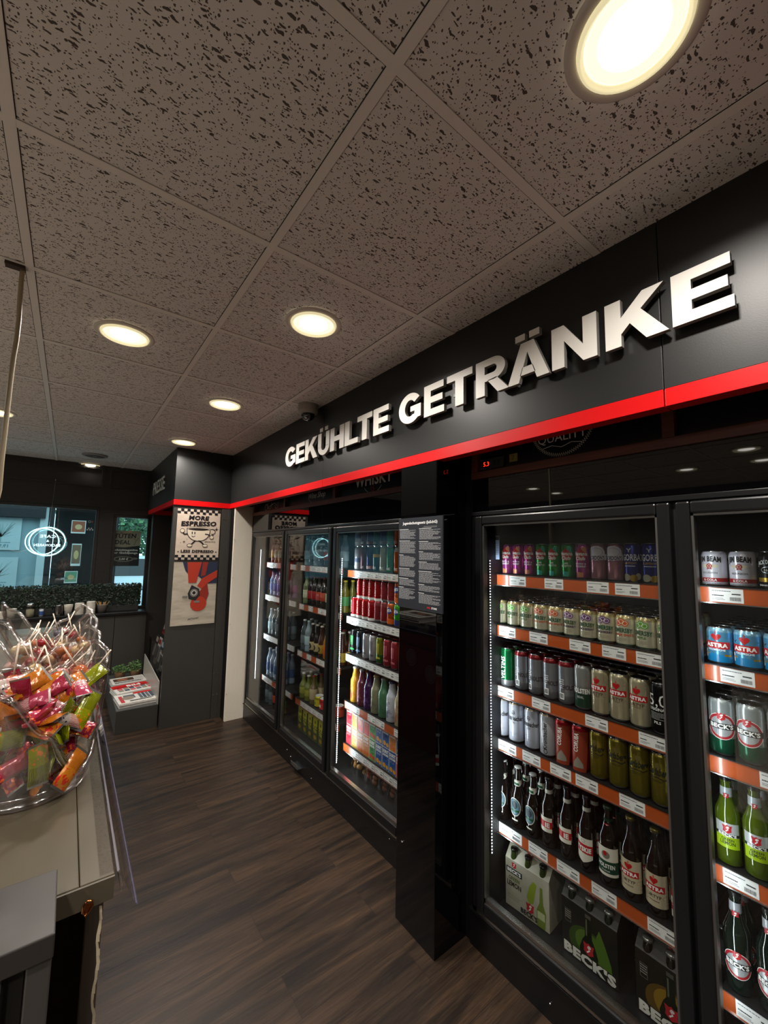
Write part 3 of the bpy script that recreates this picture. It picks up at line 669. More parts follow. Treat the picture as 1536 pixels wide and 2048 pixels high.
def havana(bg, patch, flav):
    def f(A):
        A.poly([(-.002, .112), (.010, .134), (.022, .130), (.024, .10), (.018, .088)], C(patch, .3, .2), 0.5)
        A.poly([(-.014, .012), (.010, .012), (.010, .030), (-.014, .033)], C(patch, .3, .2), .5)
        A.ell(0, .097, .023, .0215, RD, 1); A.poly([(-.004, .118), (0, .133), (.004, .118)], RD, 1); A.poly([(-.012, .116), (-.004, .124), (0, .117)], RD, 1); A.poly([(.012, .116), (.004, .124), (0, .117)], RD, 1)
        A.text('Havana', 0, .098, .015, WH, 2, .04, width=.054); A.text('Club', 0, .080, .014, WH, 2, .04)
        A.text(flav[0], 0, .062, .0065, WH, 2, .03); A.text(flav[1], 0, .051, .0075, WH, 2, .03, width=.042)
    return f
K = {}
K['hp'] = can(.0288, .146, [(0, '#a8408c')], havana('#a8408c', '#d8905c', ('MANGO &', 'PASSIONFRUIT')))
K['hg'] = can(.0288, .146, [(0, '#18903c')], havana('#18903c', '#30b0a0', ('LIME', 'MOJITO')))
def gordon(A):
    A.rect(-.06, .098, .06, .105, WH, .5); A.ell(0, .108, .034, .028, C('#dbd9e2', .3), 1, 26); A.ring(0, .112, .024, .017, .0012, C('#8c7a9a'), 2)
    A.rect(-.05, .082, .05, .1, C('#e6e4ea', .3), 1); A.text("GORDON'S", 0, .083, .015, C('#3a2340'), 2, .04, width=.062); blur_lines(A, -.03, .074, .03, .08, 1, C('#7a4060'))
K['go'] = can(.0288, .146, [(0, '#b98293')], gordon)
def gorb(fl):
    def f(A):
        A.text('GORBATSCHOW', -.026, .083, .024, WH, 2, .02, width=.15, align='l'); A.line([(-.007, .127), (0, .12), (.007, .127)], .003, WH, 2); A.rect(-.0015, .113, .0015, .122, WH, 2)
        A.text(fl, 0, .07, .012, GO, 2, .01, shear=.3); blur_lines(A, -.02, .06, .02, .066, 1, WH, 3)
        A.ell(-.012, .022, .016, .013, C('#b8b4a0'), 1); A.ell(.014, .02, .014, .012, GO, 1.2); A.ell(.03, .026, .01, .012, C('#c8c4ac'), 1)
    return f
K['gb'] = can(.0288, .146, [(0, '#22307c'), (.045, '#20308a')], gorb('Lemon'))
def some(fruit, words, wc):
    def f(A):
        c = C(fruit, .35); h = C('#f0f0e8', .4)
        for dx, dz in ((-.012, 0), (.012, .001), (0, .006)):
            A.ell(dx, .085 + dz, .0125, .0115, c, 1 + dz * 50); A.ring(dx, .085 + dz, .0085, .0075, .0012, h, 2)
        A.text('SOMERSBY', 0, .053, .0155, C('#144a2a'), 2, .04, width=.072, arc=.002); A.text(words, 0, .040, .0078, C(wc), 2, .04)
        blur_lines(A, -.018, .022, .018, .034, 3, C('#8a8a70'), 2)
    return f
CID = [(0, '#1e6b40'), (.012, '#d5cfb4'), (.098, '#b8a878')]
K['sa'] = can(.033, .115, CID, some('#5a9a2e', 'APPLE', '#3c6a2a'), neck=1)
K['so'] = can(.033, .115, CID, some('#c4561c', 'ORANGE SPRITZ', '#b04818'))
K['sb'] = can(.033, .115, CID, some('#6a3f72', 'BLACKBERRY', '#3c2a48'))
def velt(A): A.text('VELTINS', .004, .03, .024, WH, 2, .03, rot=90, width=.1, align='l'); A.rect(-.1, .002, .1, .028, SILV, .5)
K['ve'] = can(.033, .168, [(0, '#a9adb0'), (.028, '#0a6a3a')], velt)
def silv(A):
    A.rect(-.02, .02, .0, .045, WH, 1); barcode(A, -.018, .024, .016, .018, BK, 2); A.text('HOLSTEN', .03, .06, .018, C('#222222'), 2, .03, width=.07)
    blur_lines(A, -.02, .06, .0, .1, 5, C('#c8c8cc'), 4)
K['si'] = can(.033, .168, [(0, '#77797e'), (.035, '#8a8d92'), (.148, '#7a1f22')], silv)
def holst(A): A.rect(-.1, .012, .1, .062, C('#0c3524', .35), .5); A.text('HOLSTEN', 0, .064, .018, WH, 2, .03, width=.07); A.text('EDEL', 0, .045, .008, C('#d8d8d8'), 2)
K['ho'] = can(.033, .168, [(0, '#8b8f8c'), (.09, '#9a9c9a')], holst)
def heart(A, cx, cz, s, m, L=1):
    A.poly([(cx + s * 16 * math.sin(t) ** 3 / 17, cz + s * (13 * math.cos(t) - 5 * math.cos(2 * t) - 2 * math.cos(3 * t) - math.cos(4 * t)) / 17) for t in [i * math.pi / 12 for i in range(24)]], m, L)
    A.ring(cx, cz + s * 1.15, s * .16, s * .16, s * .08, m, L, n=10); A.rect(cx - s * .05, cz + s * .5, cx + s * .05, cz + s * 1.0, m, L); A.rect(cx - s * .3, cz + s * .8, cx + s * .3, cz + s * .88, m, L)
def astra(A, z=.1, s=1.0, ban=True):
    heart(A, 0, z + .02 * s, .011 * s, RD, 2); A.rect(-.028 * s, z - .008 * s, .028 * s, z + .009 * s, RD, 1); A.text('ASTRA', 0, z - .004 * s, .0095 * s, WH, 2, .05, width=.047 * s)
def astra_u(A):
    rg = random.Random(3)
    for i in range(16): A.ring(rg.choice((-1, 1)) * rg.uniform(.02, .07), rg.uniform(.02, .14), rg.uniform(.005, .012), rg.uniform(.004, .009), .0012, C('#8d8068'), 1)
    astra(A, .1, 1.25); A.text('URTYP', 0, .074, .011, C('#4a3a2c'), 2, .02); blur_lines(A, -.012, .067, .012, .073, 1, C('#6a5a48'))
    A.rect(.045, .015, .062, .07, C('#3a6a58'), 1); barcode(A, .046, .02, .014, .03, WH, 2)
K['as'] = can(.033, .168, [(0, '#b0a589'), (.012, '#b5aa8c')], astra_u)
def five(A): A.text('5,0', 0, .093, .04, WH, 2, .0, width=.058); A.text('ORIGINAL', 0, .078, .0095, WH, 2, .02, width=.056); blur_lines(A, -.025, .048, .025, .073, 6, C('#9a9a9a'), 7); A.text('PILS', 0, .035, .009, WH, 2, .02)
K['fi'] = can(.033, .168, [(0, '#101014')], five)
def krom(A): A.ring(0, .128, .0075, .009, .002, BK, 2); A.poly([(-.004, .124), (0, .133), (.004, .124)], BK, 2); A.text('Krombacher', 0, .096, .020, BK, 2, .03, width=.088); A.text('Pils', 0, .083, .009, C('#555'), 2, shear=.3) if 0 else A.text('Pils', 0, .083, .009, C('#555555'), 2, shear=.3); blur_lines(A, -.02, .035, .02, .045, 2, C('#9a9aa8'))
K['kr'] = can(.033, .168, [(0, '#c3c6d2'), (.156, '#a8926c')], krom, metal=.2)
def kromv(A): A.text('Krombacher', .012, .03, .017, BK, 2, .02, rot=90, width=.105, align='l'); A.ring(.006, .022, .008, .009, .0022, BK, 2)
K['kv'] = can(.033, .168, [(0, '#b8bac0'), (.156, '#a8926c')], kromv, metal=.2)
def cor(A): A.poly([(-.025, .0), (.03, .0), (.045, .168 - .02), (-.02, .148)], C('#8c3a26', .3), .5); A.text('CORUBA', .0, .07, .017, WH, 2, .02, rot=86, width=.07, align='l'); A.poly([(-.018, .03), (.0, .055), (.018, .03), (.02, .015), (-.02, .012)], C('#8a8276'), 1)
K['co'] = can(.033, .168, [(0, '#a51a20')], cor)
def carl(A): A.line([(-.033, .092), (-.02, .088), (0, .093), (.02, .088), (.034, .094)], .003, BK, 1); A.text('Carlsberg', 0, .1, .024, C('#10160f'), 2, .03, shear=.2, width=.07); A.text('ELEPHANT', 0, .077, .007, C('#3c3412'), 2, .02, width=.036); A.ell(.004, .128, .009, .011, C('#5a4f1e'), 1)
K['ca'] = can(.033, .168, [(0, '#c8c8b8'), (.008, '#8a7c2a')], carl, metal=.7)
def carlg(A): A.ell(0, .1, .02, .02, C('#0c4436'), 1); A.ring(0, .1, .021, .021, .003, C('#7ad0c0'), 2); A.text('C', 0, .092, .02, C('#8ae0d0'), 2, .03)
K['cg'] = can(.033, .168, [(0, '#0b2b26')], carlg)
def jim(A):
    A.text('JIM BEAM', 0, .082, .0165, BK, 2, .05, width=.062, arc=.003); A.ell(0, .067, .008, .008, C('#a03028'), 2); A.ring(0, .067, .0045, .0045, .001, OFFW, 3); A.ell(0, .067, .024, .006, C('#cfc4a4'), 1)
    A.poly([(-.005, .062), (-.008, .055), (0, .059), (.008, .055), (.005, .062)], C('#a03028'), 2); A.text('BOURBON', 0, .043, .006, C('#666666'), 2, .02); A.rect(-.11, .018, .11, .03, C('#9e1c20', .35), 1); A.text('& COLA', 0, .0205, .007, WH, 2, .03); blur_lines(A, -.03, .01, .03, .015, 1, C('#777777'))
K['ji'] = can(.033, .115, [(0, '#d9d4dc')], jim, metal=.2)
def jack(A): A.text("JACK DANIEL'S", 0, .078, .012, WH, 2, .03, width=.06, arc=.006); A.ring(0, .06, .02, .01, .002, SILV, 2); A.text('No.7', 0, .056, .008, WH, 2); A.rect(-.05, .025, .05, .037, GO, 1); blur_lines(A, -.03, .01, .03, .02, 1, WH)
K['ja'] = can(.033, .115, [(0, '#19171a')], jack)
def astb(A):
    A.poly([(-.1, .01), (.1, .01), (.1, .036), (.03, .03), (-.02, .036), (-.05, .03), (-.1, .034)], C('#1274a8', .3), .5); astra(A, .06, 1.25); A.text('KIEZMISCHE', 0, .044, .006, C('#e8f0f4'), 2, .02)
    A.ell(-.03, .031, .012, .005, GO, 1, 14, 0, 180); A.rect(.02, .028, .038, .034, GO, 1); A.line([(-.035, .084), (-.025, .079), (-.02, .085)], .002, BK, 1); A.rect(-.04, .02, -.03, .045, WH, 1)
K['ab'] = can(.033, .115, [(0, '#5fa6cf'), (.1, '#8cbcd6')], astb)
def becks(A, z=.088, s=1.0, L0=1):
    A.ell(0, z, .036 * s, .036 * s, C('#c4c8ca', .3, .5), L0); A.ring(0, z, .037 * s, .037 * s, .007 * s, C('#a3242c', .35), L0 + .5); A.ring(0, z, .0385 * s, .0385 * s, .0015 * s, WH, L0 + 1)
    A.rect(-.04 * s, z - .008 * s, .04 * s, z + .009 * s, BK, L0 + 2); A.text("BECK'S", 0, z - .005 * s, .012 * s, WH, L0 + 3, .05, width=.06 * s); shield(A, 0, z + .029 * s, .011 * s, L0 + 4)
def shield(A, cx, cz, s, L=4):
    A.poly([(cx - s, cz + s * .9), (cx - s * .35, cz + s * .75), (cx, cz + s), (cx + s * .35, cz + s * .75), (cx + s, cz + s * .9), (cx + s * .8, cz), (cx + s * .9, cz - s * .6), (cx, cz - s * 1.1), (cx - s * .9, cz - s * .6), (cx - s * .8, cz)], C('#b5222c', .35), L)
    A.line([(cx - s * .3, cz - s * .6), (cx + s * .2, cz - s * .1), (cx - s * .15, cz + s * .25), (cx + s * .35, cz + s * .5)], s * .22, WH, L + 1); A.ring(cx + s * .15, cz + s * .4, s * .3, s * .25, s * .12, WH, L + 1, n=10)
K['be'] = can(.033, .168, [(0, '#11543a'), (.055, '#8d9490'), (.07, '#a9b0b0')], becks)

def bottle(h, r, glass, art=None, cap='#2a2a2a', neck=None, shoulder=.62, nr=.0135, neck_art=None, swing=False, name='drink_bottle', liquid=None, lid_r=None, lab=None, waist=0, rough=.06, capm=0.0, labname='label'):
    gm = glass if not isinstance(glass, str) else C(glass, rough, spec=.6, coat=1)
    g = G(); sh = h * shoulder; nb = h * (shoulder + .2)
    pr = [(.0001, .004), (r * .8, .002), (r * .9, 0), (r, .006)]
    if waist: pr += [(r * (1 - waist * math.sin(math.pi * i / 8)), .006 + (sh - .006) * i / 8) for i in range(1, 8)]
    pr += [(r, sh), (r * .93, sh + (nb - sh) * .25), (r * .72, sh + (nb - sh) * .55), (nr * 1.25, nb - (nb - sh) * .08), (nr * 1.08, nb + h * .03), (nr, h * .93), (nr * 1.1, h * .94), (nr * 1.1, h * .96), (nr * .95, h * .965), (nr * .95, h * .985)]
    g.lathe(pr, gm, 24)
    parts = [('glass_body' if name == 'drink_bottle' else 'body', g)]
    if art or lab:
        l = G()
        if lab: z0, z1, c = lab; l.lathe([(r + .0004, z0), (r + .0006, z0 + .0005), (r + .0006, z1 - .0005), (r + .0004, z1)], C(c, .4), 24)
        if art: A = Art(step=.005); art(A); l.art(A, cyl(r + .0006))
        parts.append((labname, l))
    if neck:
        z0, z1, c = neck; l = G(); k = nr * 1.12
        l.lathe([(nr * 1.16 + .0006, z0), (nr + .0012, z1)], C(c, .3, .3), 20)
        if neck_art: A = Art(step=.004); neck_art(A); l.art(A, cyl(nr * 1.16 + .0012))
        parts.append(('neck_label', l))
    c = G(); cr = lid_r or nr * 1.12
    if swing:
        c.lathe([(nr * .9, h * .965), (nr * 1.15, h * .975), (nr * 1.15, h * .99), (nr * .8, h), (.0001, h * 1.003)], C(cap, .3), 18)
        c.tube([(nr * 1.15, 0, h * .9), (nr * 1.5, 0, h * .94), (nr * 1.2, 0, h * .985)], .0012, M_STEEL, 5); c.tube([(-nr * 1.15, 0, h * .9), (-nr * 1.5, 0, h * .94), (-nr * 1.2, 0, h * .985)], .0012, M_STEEL, 5)
    else: c.lathe([(cr, h * .955), (cr * 1.04, h * .965), (cr, h * .985), (cr * .9, h), (.0001, h)], C(cap, .3, capm), 18)
    parts.append(('cap', c)); return Kind(name, parts)
BR = '#120805'; GN = '#06150d'
def anch(A): A.ell(0, .085, .026, .036, C('#5a7a88', .4), 1); A.ring(0, .085, .027, .037, .003, OFFW, 2); A.ring(0, .085, .022, .031, .0012, C('#1c2c34'), 3); A.ell(0, .093, .013, .017, C('#22343c'), 2); A.rect(-.02, .066, .02, .074, DG, 3); A.rect(-.014, .03, .014, .036, OFFW, 1)
def anchn(A): A.ring(0, .176, .022, .012, .012, OFFW, 1); A.rect(-.012, .17, .012, .18, DG, 2)
K['b1'] = bottle(.245, .031, BR, anch, '#c8c8c4', shoulder=.5, neck=(.165, .19, '#cfcabc'), neck_art=anchn, swing=True)
def zy(A): A.rect(-.03, .06, .03, .115, OFFW, 1); A.rect(-.03, .075, .03, .1, RD, 2); A.text('IE', .012, .079, .017, WH, 3, .05)
K['b2'] = bottle(.262, .031, BR, zy, '#1a1a1c', shoulder=.55, neck=(.18, .215, '#c9c5bb'))
def tys(A): A.poly([(-.034, .048), (0, .032), (.034, .048), (.034, .118), (-.034, .118)], OFFW, 1); A.poly([(-.035, .07), (.035, .062), (.035, .094), (-.035, .1)], RD, 2); A.text('TYSKIE', 0, .072, .016, WH, 3, .05, width=.056, rot=-3); A.ring(0, .108, .008, .006, .0012, C('#7a9080'), 2)
K['b3'] = bottle(.262, .0315, BR, tys, '#1a1a1c', shoulder=.57, neck=(.18, .22, '#c9c5bb'))
def hol(A): A.rect(-.045, .035, .045, .13, OFFW, 1); A.rect(-.045, .045, .045, .085, C('#0d3a26'), 2); A.text('HOLSTEN', 0, .062, .0135, WH, 3, .03, width=.06); A.text('PILSENER', 0, .05, .005, WH, 3); A.ell(0, .105, .014, .013, C('#7a7468'), 2); A.ell(-.002, .11, .006, .008, RD, 3)
def hn(A): shield(A, 0, .195, .009, 2)
K['b4'] = bottle(.262, .034, BR, hol, '#14301f', shoulder=.58, neck=(.16, .22, '#10402a'), neck_art=hn, nr=.0145)
def asb(A): 
    A.rect(-.045, .03, .045, .13, C('#b9ac90', .5), .5)
    rg = random.Random(9)
    for i in range(10): A.ring(rg.choice((-1, 1)) * rg.uniform(.022, .04), rg.uniform(.04, .12), .008, .006, .0012, C('#8d8068'), 1)
    astra(A, .086, 1.2); A.text('URTYP', 0, .058, .01, C('#3a2c20'), 2, .02); blur_lines(A, -.015, .045, .015, .052, 1, C('#6a5a48'))
K['b5'] = bottle(.262, .033, BR, asb, '#8a7a40', shoulder=.58, capm=.8)
def rak(A):
    for i in range(5):
        for j in range(4): A.rect(-.03 + .015 * i, .03 + .02 * j, -.015 + .015 * i, .05 + .02 * j, RD if (i + j) % 2 else OFFW, 1)
    A.text('ASTRA', 0, .065, .012, WH, 3, .05, width=.05)
K['b6'] = bottle(.262, .033, BR, rak, '#8a1a1a', shoulder=.55)
YG = C('#46560a', .08, spec=.6, coat=1, name='yellow_green_glass')
def bgl(A): A.rect(-.03, .05, .03, .12, C('#c5c9cc', .3, .3), 1); A.rect(-.03, .05, .03, .082, C('#9ab814', .35), 2); shield(A, 0, .104, .0115, 3); A.rect(-.03, .083, .03, .091, BK, 2.5); A.text("BECK'S", 0, .0835, .007, WH, 3.5, .05, width=.044); A.text('GREEN', 0, .071, .007, C('#33400c'), 3, .03); A.text('LEMON', 0, .06, .0095, C('#33400c'), 3, .03, width=.036)
def nsh(A): shield(A, 0, .192, .007, 2)
K['b7'] = bottle(.245, .031, YG, bgl, '#16181a', shoulder=.56, neck=(.165, .215, '#c0c8cc'), neck_art=nsh)
def bk(A): becks(A, .078, .92, 1)
K['b8'] = bottle(.262, .033, GN, bk, '#16181a', shoulder=.58, neck=(.17, .235, '#b9bdc2'), neck_art=lambda A: shield(A, 0, .205, .009, 2))
# soft drinks of the far cooler
def band_can(h, base, bands=(), word=None, wc=WH, r=.033, vert=False, top=None, metal=.5):
    bl = [(0, base)] + ([(h - .03, top)] if top else [])
    def f(A):
        for z0, z1, c in bands: A.rect(-.1, z0, .1, z1, C(c, .35), 1)
        if word:
            if vert: A.text(word, .008, h * .2, .02, wc, 2, .03, rot=90, width=h * .6, align='l')
            else: A.text(word, 0, h * .58, .02, wc, 2, .05, width=.05)
        blur_lines(A, -.02, h * .12, .02, h * .22, 3, wc, 2)
    return can(r, h, bl, f, metal=metal)
def claw(c):
    def f(A):
        for dx in (-.01, 0, .01): A.poly([(dx - .002, .13), (dx + .003, .13), (dx + .001, .06 + abs(dx)), (dx - .001, .065)], C(c), 1)
        A.text('ULTRA', 0, .035, .012, C(c), 2, .05, width=.045)
    return f
K['t1'] = band_can(.168, '#b9bcc2', [(.06, .09, '#4a5a80')]); K['t2'] = band_can(.168, '#5a2638', word='', ); K['t3'] = band_can(.168, '#2b3470', [(.02, .04, '#a02838')])
K['t4'] = band_can(.168, '#165c60', [(.1, .12, '#c0a040')]); K['t5'] = band_can(.168, '#a8aa92'); K['t6'] = band_can(.168, '#128040'); K['t7'] = band_can(.168, '#c05a1c', top='#d8d8d8'); K['t8'] = band_can(.168, '#bfc6d4', [(.05, .06, '#6a7080'), (.08, .083, '#6a7080')])
def coke(A): A.text('Coca-Cola', .004, .03, .026, WH, 2, .0, rot=90, shear=.25, width=.085, align='l'); A.rect(-.1, .002, .1, .018, WH, 1)
K['ck'] = can(.033, .135, [(0, '#b80f18')], coke); K['cs'] = can(.033, .135, [(0, '#a4a6a8'), (.018, '#8d2a2e')], lambda A: A.text('Coca-Cola', .004, .03, .026, RD, 2, .0, rot=90, shear=.25, width=.085, align='l'))
def fan(bg):
    def f(A): A.ell(0, .09, .028, .02, C('#1a2f80', .35), 1); A.text('FANTA', 0, .083, .017, WH, 2, .06, width=.052, rot=6); A.poly([(-.09, .01), (.09, .01), (.09, .03), (-.09, .06)], C(bg, .35), .5)
    return f
K['fo'] = can(.033, .135, [(0, '#cc5a14')], fan('#cc5a14')); K['fg'] = can(.033, .135, [(0, '#3ea82a')], fan('#1c2f66')); K['fy'] = band_can(.135, '#b3a81c', [(.05, .06, '#5a8020')]); K['fp'] = band_can(.135, '#cf8d86', [(.05, .06, '#a04030')])
K['mg'] = can(.033, .168, [(0, '#16181c')], claw('#3ade6a')); K['mb'] = can(.033, .168, [(0, '#202734')], claw('#8ab0e0')); K['mw'] = can(.033, .168, [(0, '#c2c3c8')], claw('#303338')); K['my'] = can(.033, .168, [(0, '#2b6e34'), (.06, '#7d8424')], claw('#d0c830'))
K['mr'] = can(.033, .168, [(0, '#a33540')], claw('#d07078')); K['m2'] = can(.033, .168, [(0, '#1e7c3a'), (.055, '#c2bc1c')], claw('#1c6a34'))
def ari(c): 
    def f(A):
        rg = random.Random(len(c))
        for i in range(14): A.ring(rg.uniform(-.04, .04), rg.uniform(.03, .12), rg.uniform(.004, .01), rg.uniform(.004, .01), .0014, C(c), 1)
        A.text('ARIZONA', 0, .055, .012, C(c), 2, .03, rot=90, width=.06)
    return f
for k, (b, a, cp) in dict(z1=('#d8a02c', '#b02a1c', '#d8d4cc'), z2=('#6a2c3a', '#c08088', '#8a8078'), z3=('#3c1d50', '#8a5aa0', '#3a2a48'), z4=('#8a8a70', '#5a4a38', '#8d7a50'), z5=('#4a7a5a', '#2a4a3a', '#7a7f70'), z6=('#c8ccd8', '#24306a', '#2a3058'), z7=('#a89a78', '#a0401c', '#a0401c')).items():
    K[k] = bottle(.235, .037, C(b, .15, coat=.6), ari(a), cp, shoulder=.6, nr=.019, name='drink_bottle')
def softb(body, lab, cap, h=.235, r=.032, waist=.1): return bottle(h, r, C(body, .1, coat=1), None, cap, shoulder=.62, nr=.014, lab=(h * .22, h * .5, lab), waist=waist)
K['p1'] = softb('#8a2418', '#c88c20', '#a02018'); K['p2'] = softb('#b05a1c', '#d8c8a0', '#c02020'); K['p3'] = softb('#6a7a50', '#c0c8a8', '#40603c')
K['v1'] = softb('#6d7fa8', '#4c5ca8', '#4a1c5c', waist=.22); K['v2'] = softb('#8a6488', '#9a4a80', '#5a1c5c', waist=.22)
K['w1'] = softb('#8fa4ac', '#b8d4dc', '#9ab4bc', h=.25); K['w2'] = softb('#48565c', '#6a7880', '#c8ccd0', h=.25); K['w3'] = softb('#7a8ca0', '#34507c', '#c4ccd4', h=.26)
K['c1'] = softb('#150a08', '#a01c20', '#a01c20'); K['c2'] = softb('#221510', '#b0402c', '#8a1c1c'); K['c3'] = softb('#1c3a20', '#a8b890', '#303c28'); K['c4'] = softb('#6a6420', '#4a8a50', '#c8b030')
def fritz(A): A.ell(0, .06, .02, .022, C('#2a221c'), 2); A.text('c', 0, .052, .02, C('#c8b078'), 3, .04)
K['f1'] = bottle(.24, .029, BR, fritz, '#b8b0a0', shoulder=.52, lab=(.03, .095, '#b8a878'), neck=(.15, .165, '#b8a878')); K['f2'] = bottle(.24, .029, '#3c1c0c', fritz, '#b8b0a0', shoulder=.52, lab=(.03, .095, '#a88c2c'), neck=(.15, .165, '#a88c2c'))
K['f3'] = bottle(.24, .029, C('#a8701a', .1, coat=1), None, '#c8b080', shoulder=.52, lab=(.03, .11, '#c45a18')); K['f4'] = bottle(.24, .029, C('#6a6a30', .1, coat=1), None, '#b83020', shoulder=.52, lab=(.03, .11, '#c8901c')); K['f5'] = bottle(.24, .029, C('#8a7a60', .1, coat=1), None, '#a03028', shoulder=.52, lab=(.03, .11, '#3c8a28'))
K['s1'] = bottle(.2, .033, C('#707a2c', .1, coat=1), None, '#c0c0b8', shoulder=.5, lab=(.04, .09, '#9a9a40')); K['s2'] = bottle(.22, .033, C('#6a5a30', .1, coat=1), None, '#8a2020', shoulder=.5, lab=(.04, .12, '#b8a888'))
FX = 1.618
def row(kinds, ys, z, r, what, where, depth=2, dx=None, cat='can', grp='', jit=10, x0=None, parts_rows=1, over=None):
    dx = dx or (2 * r + .0015)
    for i, (k, y) in enumerate(zip(kinds, ys)):
        nm = what[k] if isinstance(what, dict) else what
        for d in range(depth):
            x = (x0 or FX) + .008 + r + d * dx; rz = R(-90 + random.uniform(-jit, jit))
            pos = ORD[i] if i < 14 else 'last'
            if d == 0: lb = '%s, %s from left in front, %s' % (nm, pos, where) if i else '%s, leftmost in front, %s' % (nm, where)
            else: lb = '%s, %s behind %s, %s' % (nm, ('one', 'two', 'three', 'four', 'five', 'six', 'seven', 'eight')[d - 1], pos + ' from left' if i else 'the leftmost', where)
            f = K[k].front if d < parts_rows else K[k].back
            f((x, y + random.uniform(-.001, .001), z), rz, lb, cat, grp)
yy = lambda a, b, n: [a + (b - a) * i / (n - 1) for i in range(n)]
nB, nC, nA1, nA2, nA3 = 'near cooler', 'right-hand door', 'far door', 'middle far door', 'lit far door'
row(['hp'] * 3 + ['hg'] * 3 + ['hp', 'go', 'go', 'gb', 'gb', 'gb'], [1.194, 1.135, 1.075, 1.016, .957, .898, .838, .776, .714, .652, .593, .534], 1.527, .0288,
    dict(hp='slim pink mango can', hg='slim green lime can', go='slim pale pink gin can', gb='slim dark blue vodka can'), "near cooler's top shelf", 3, grp='slim mixed drink cans on the top shelf of the near cooler')
row(['sa'] * 3 + ['so'] * 2 + ['sb'] * 3 + ['so', 'sa', 'sa'], [1.241, 1.167, 1.096, 1.029, .961, .893, .825, .757, .689, .621, .553], 1.296, .033,
    dict(sa='cream apple cider can', so='cream orange cider can', sb='cream blackberry cider can'), "near cooler's second shelf", 6, grp='cider cans on the second shelf of the near cooler', cat='can')
row(['ve', 'si', 'si', 'si', 'si', 'ho', 'as', 'as', 'as', 'fi', 'fi'], [1.206, 1.130, 1.060, .99, .922, .854, .786, .717, .65, .582, .514], 1.027, .033,
    dict(ve='tall green beer can', si='tall silver can with red top', ho='tall silver and green can', **{'as': 'tall beige beer can'}, fi='tall black beer can'), "near cooler's third shelf", 3, grp='tall beer cans on the third shelf of the near cooler')
row(['kr'] * 3 + ['kv', 'co', 'co', 'ca', 'ca', 'ca', 'ca', 'cg'], [1.238, 1.164, 1.082, 1.009, .941, .872, .80, .73, .66, .59, .522], .795, .033,
    dict(kr='tall white beer can', kv='white can with upright lettering', co='tall red rum can', ca='tall gold beer can', cg='tall dark green can'), "near cooler's fourth shelf", 2, grp='tall beer cans on the fourth shelf of the near cooler')
row(['b1'] * 3 + ['b2', 'b2', 'b3', 'b4', 'b5', 'b5', 'b6'], [1.235, 1.16, 1.085, 1.011, .933, .855, .775, .697, .620, .546], .445, .032,
    dict(b1='dark bottle with swing top', b2='brown bottle with red-white label', b3='brown bottle with red banner label', b4='wide brown bottle with green label', b5='brown bottle with beige heart label', b6='bottle with red checked label'), "near cooler's bottle shelf", 2, cat='bottle', grp='beer bottles on the lowest shelf of the near cooler', jit=6)
row(['ji', 'ji', 'ja', 'ja', 'ja', 'ji', 'ji', 'ja', 'ja'], [.413 - .0695 * i for i in range(9)], 1.532, .033, dict(ji='white bourbon cola can', ja='black whiskey cola can'), 'top shelf, right-hand door', 3, grp='whiskey cola cans behind the right-hand door')
row(['ab'] * 9, [.411 - .068 * i for i in range(9)], 1.294, .033, 'light blue beer can', 'second shelf, right-hand door', 6, grp='light blue beer cans behind the right-hand door')
row(['be'] * 9, [.416 - .069 * i for i in range(9)], 1.024, .033, 'tall silver and green beer can', 'third shelf, right-hand door', 4, grp='silver and green beer cans behind the right-hand door')
row(['b7'] * 9, [.418 - .066 * i for i in range(9)], .715, .031, 'bright green lemon beer bottle', 'fourth shelf, right-hand door', 3, cat='bottle', grp='lemon beer bottles behind the right-hand door')
row(['b8'] * 8, [.412 - .076 * i for i in range(8)], .374, .033, 'dark beer bottle with round label', 'lowest shelf, right-hand door', 2, cat='bottle', grp='dark beer bottles behind the right-hand door')
# far cooler, lit door
tk = ['t1', 't2', 't3', 't4', 't5', 't6', 't7', 't8', 't2']; ty = yy(2.46, 1.86, 9)
tn = dict(t1='tall grey-blue can', t2='tall wine red can', t3='tall navy can', t4='tall teal can', t5='tall beige can', t6='tall green can', t7='tall orange can', t8='tall pale blue can')
row(tk, ty, 1.490, .033, tn, "lit far door's top shelf", 2, grp='tall cans on the top shelf of the far cooler')
row(['t1', 't2', 't3', 't4', 't3', 't6', 't7', 't3', 't4'], ty, 1.658, .033, {k: 'upper ' + v for k, v in tn.items()}, "lit far door's top shelf", 1, grp='tall cans stacked on the first layer in the far cooler')
ck = ['ck'] * 4 + ['cs', 'cs', 'fo', 'fg', 'fy', 'fp']; cy = yy(2.49, 1.86, 10)
cn = dict(ck='red cola can', cs='silver-red cola can', fo='orange lemonade can', fg='green lemonade can', fy='yellow lemonade can', fp='salmon pink can')
row(ck, cy, 1.168, .033, cn, "lit far door's second shelf", 2, grp='lemonade cans on the second shelf of the far cooler')
row(['ck'] * 4 + ['cs', 'cs', 'fo', 'fg', 'fg'], [y - .0 for y in cy[1:]], 1.3035, .033, {k: 'upper ' + v for k, v in cn.items()}, "lit far door's second shelf", 1, grp='lemonade cans stacked on others in the far cooler')
row(['mg', 'mb', 'mw', 'mw', 'my', 'mr', 'mr', 'm2', 'm2'], yy(2.49, 1.87, 9), .908, .033, dict(mg='black energy can with green claw', mb='dark blue energy can', mw='white energy can', my='olive energy can', mr='coral red energy can', m2='yellow-green energy can'), "lit far door's third shelf", 2, grp='energy drink cans in the far cooler')
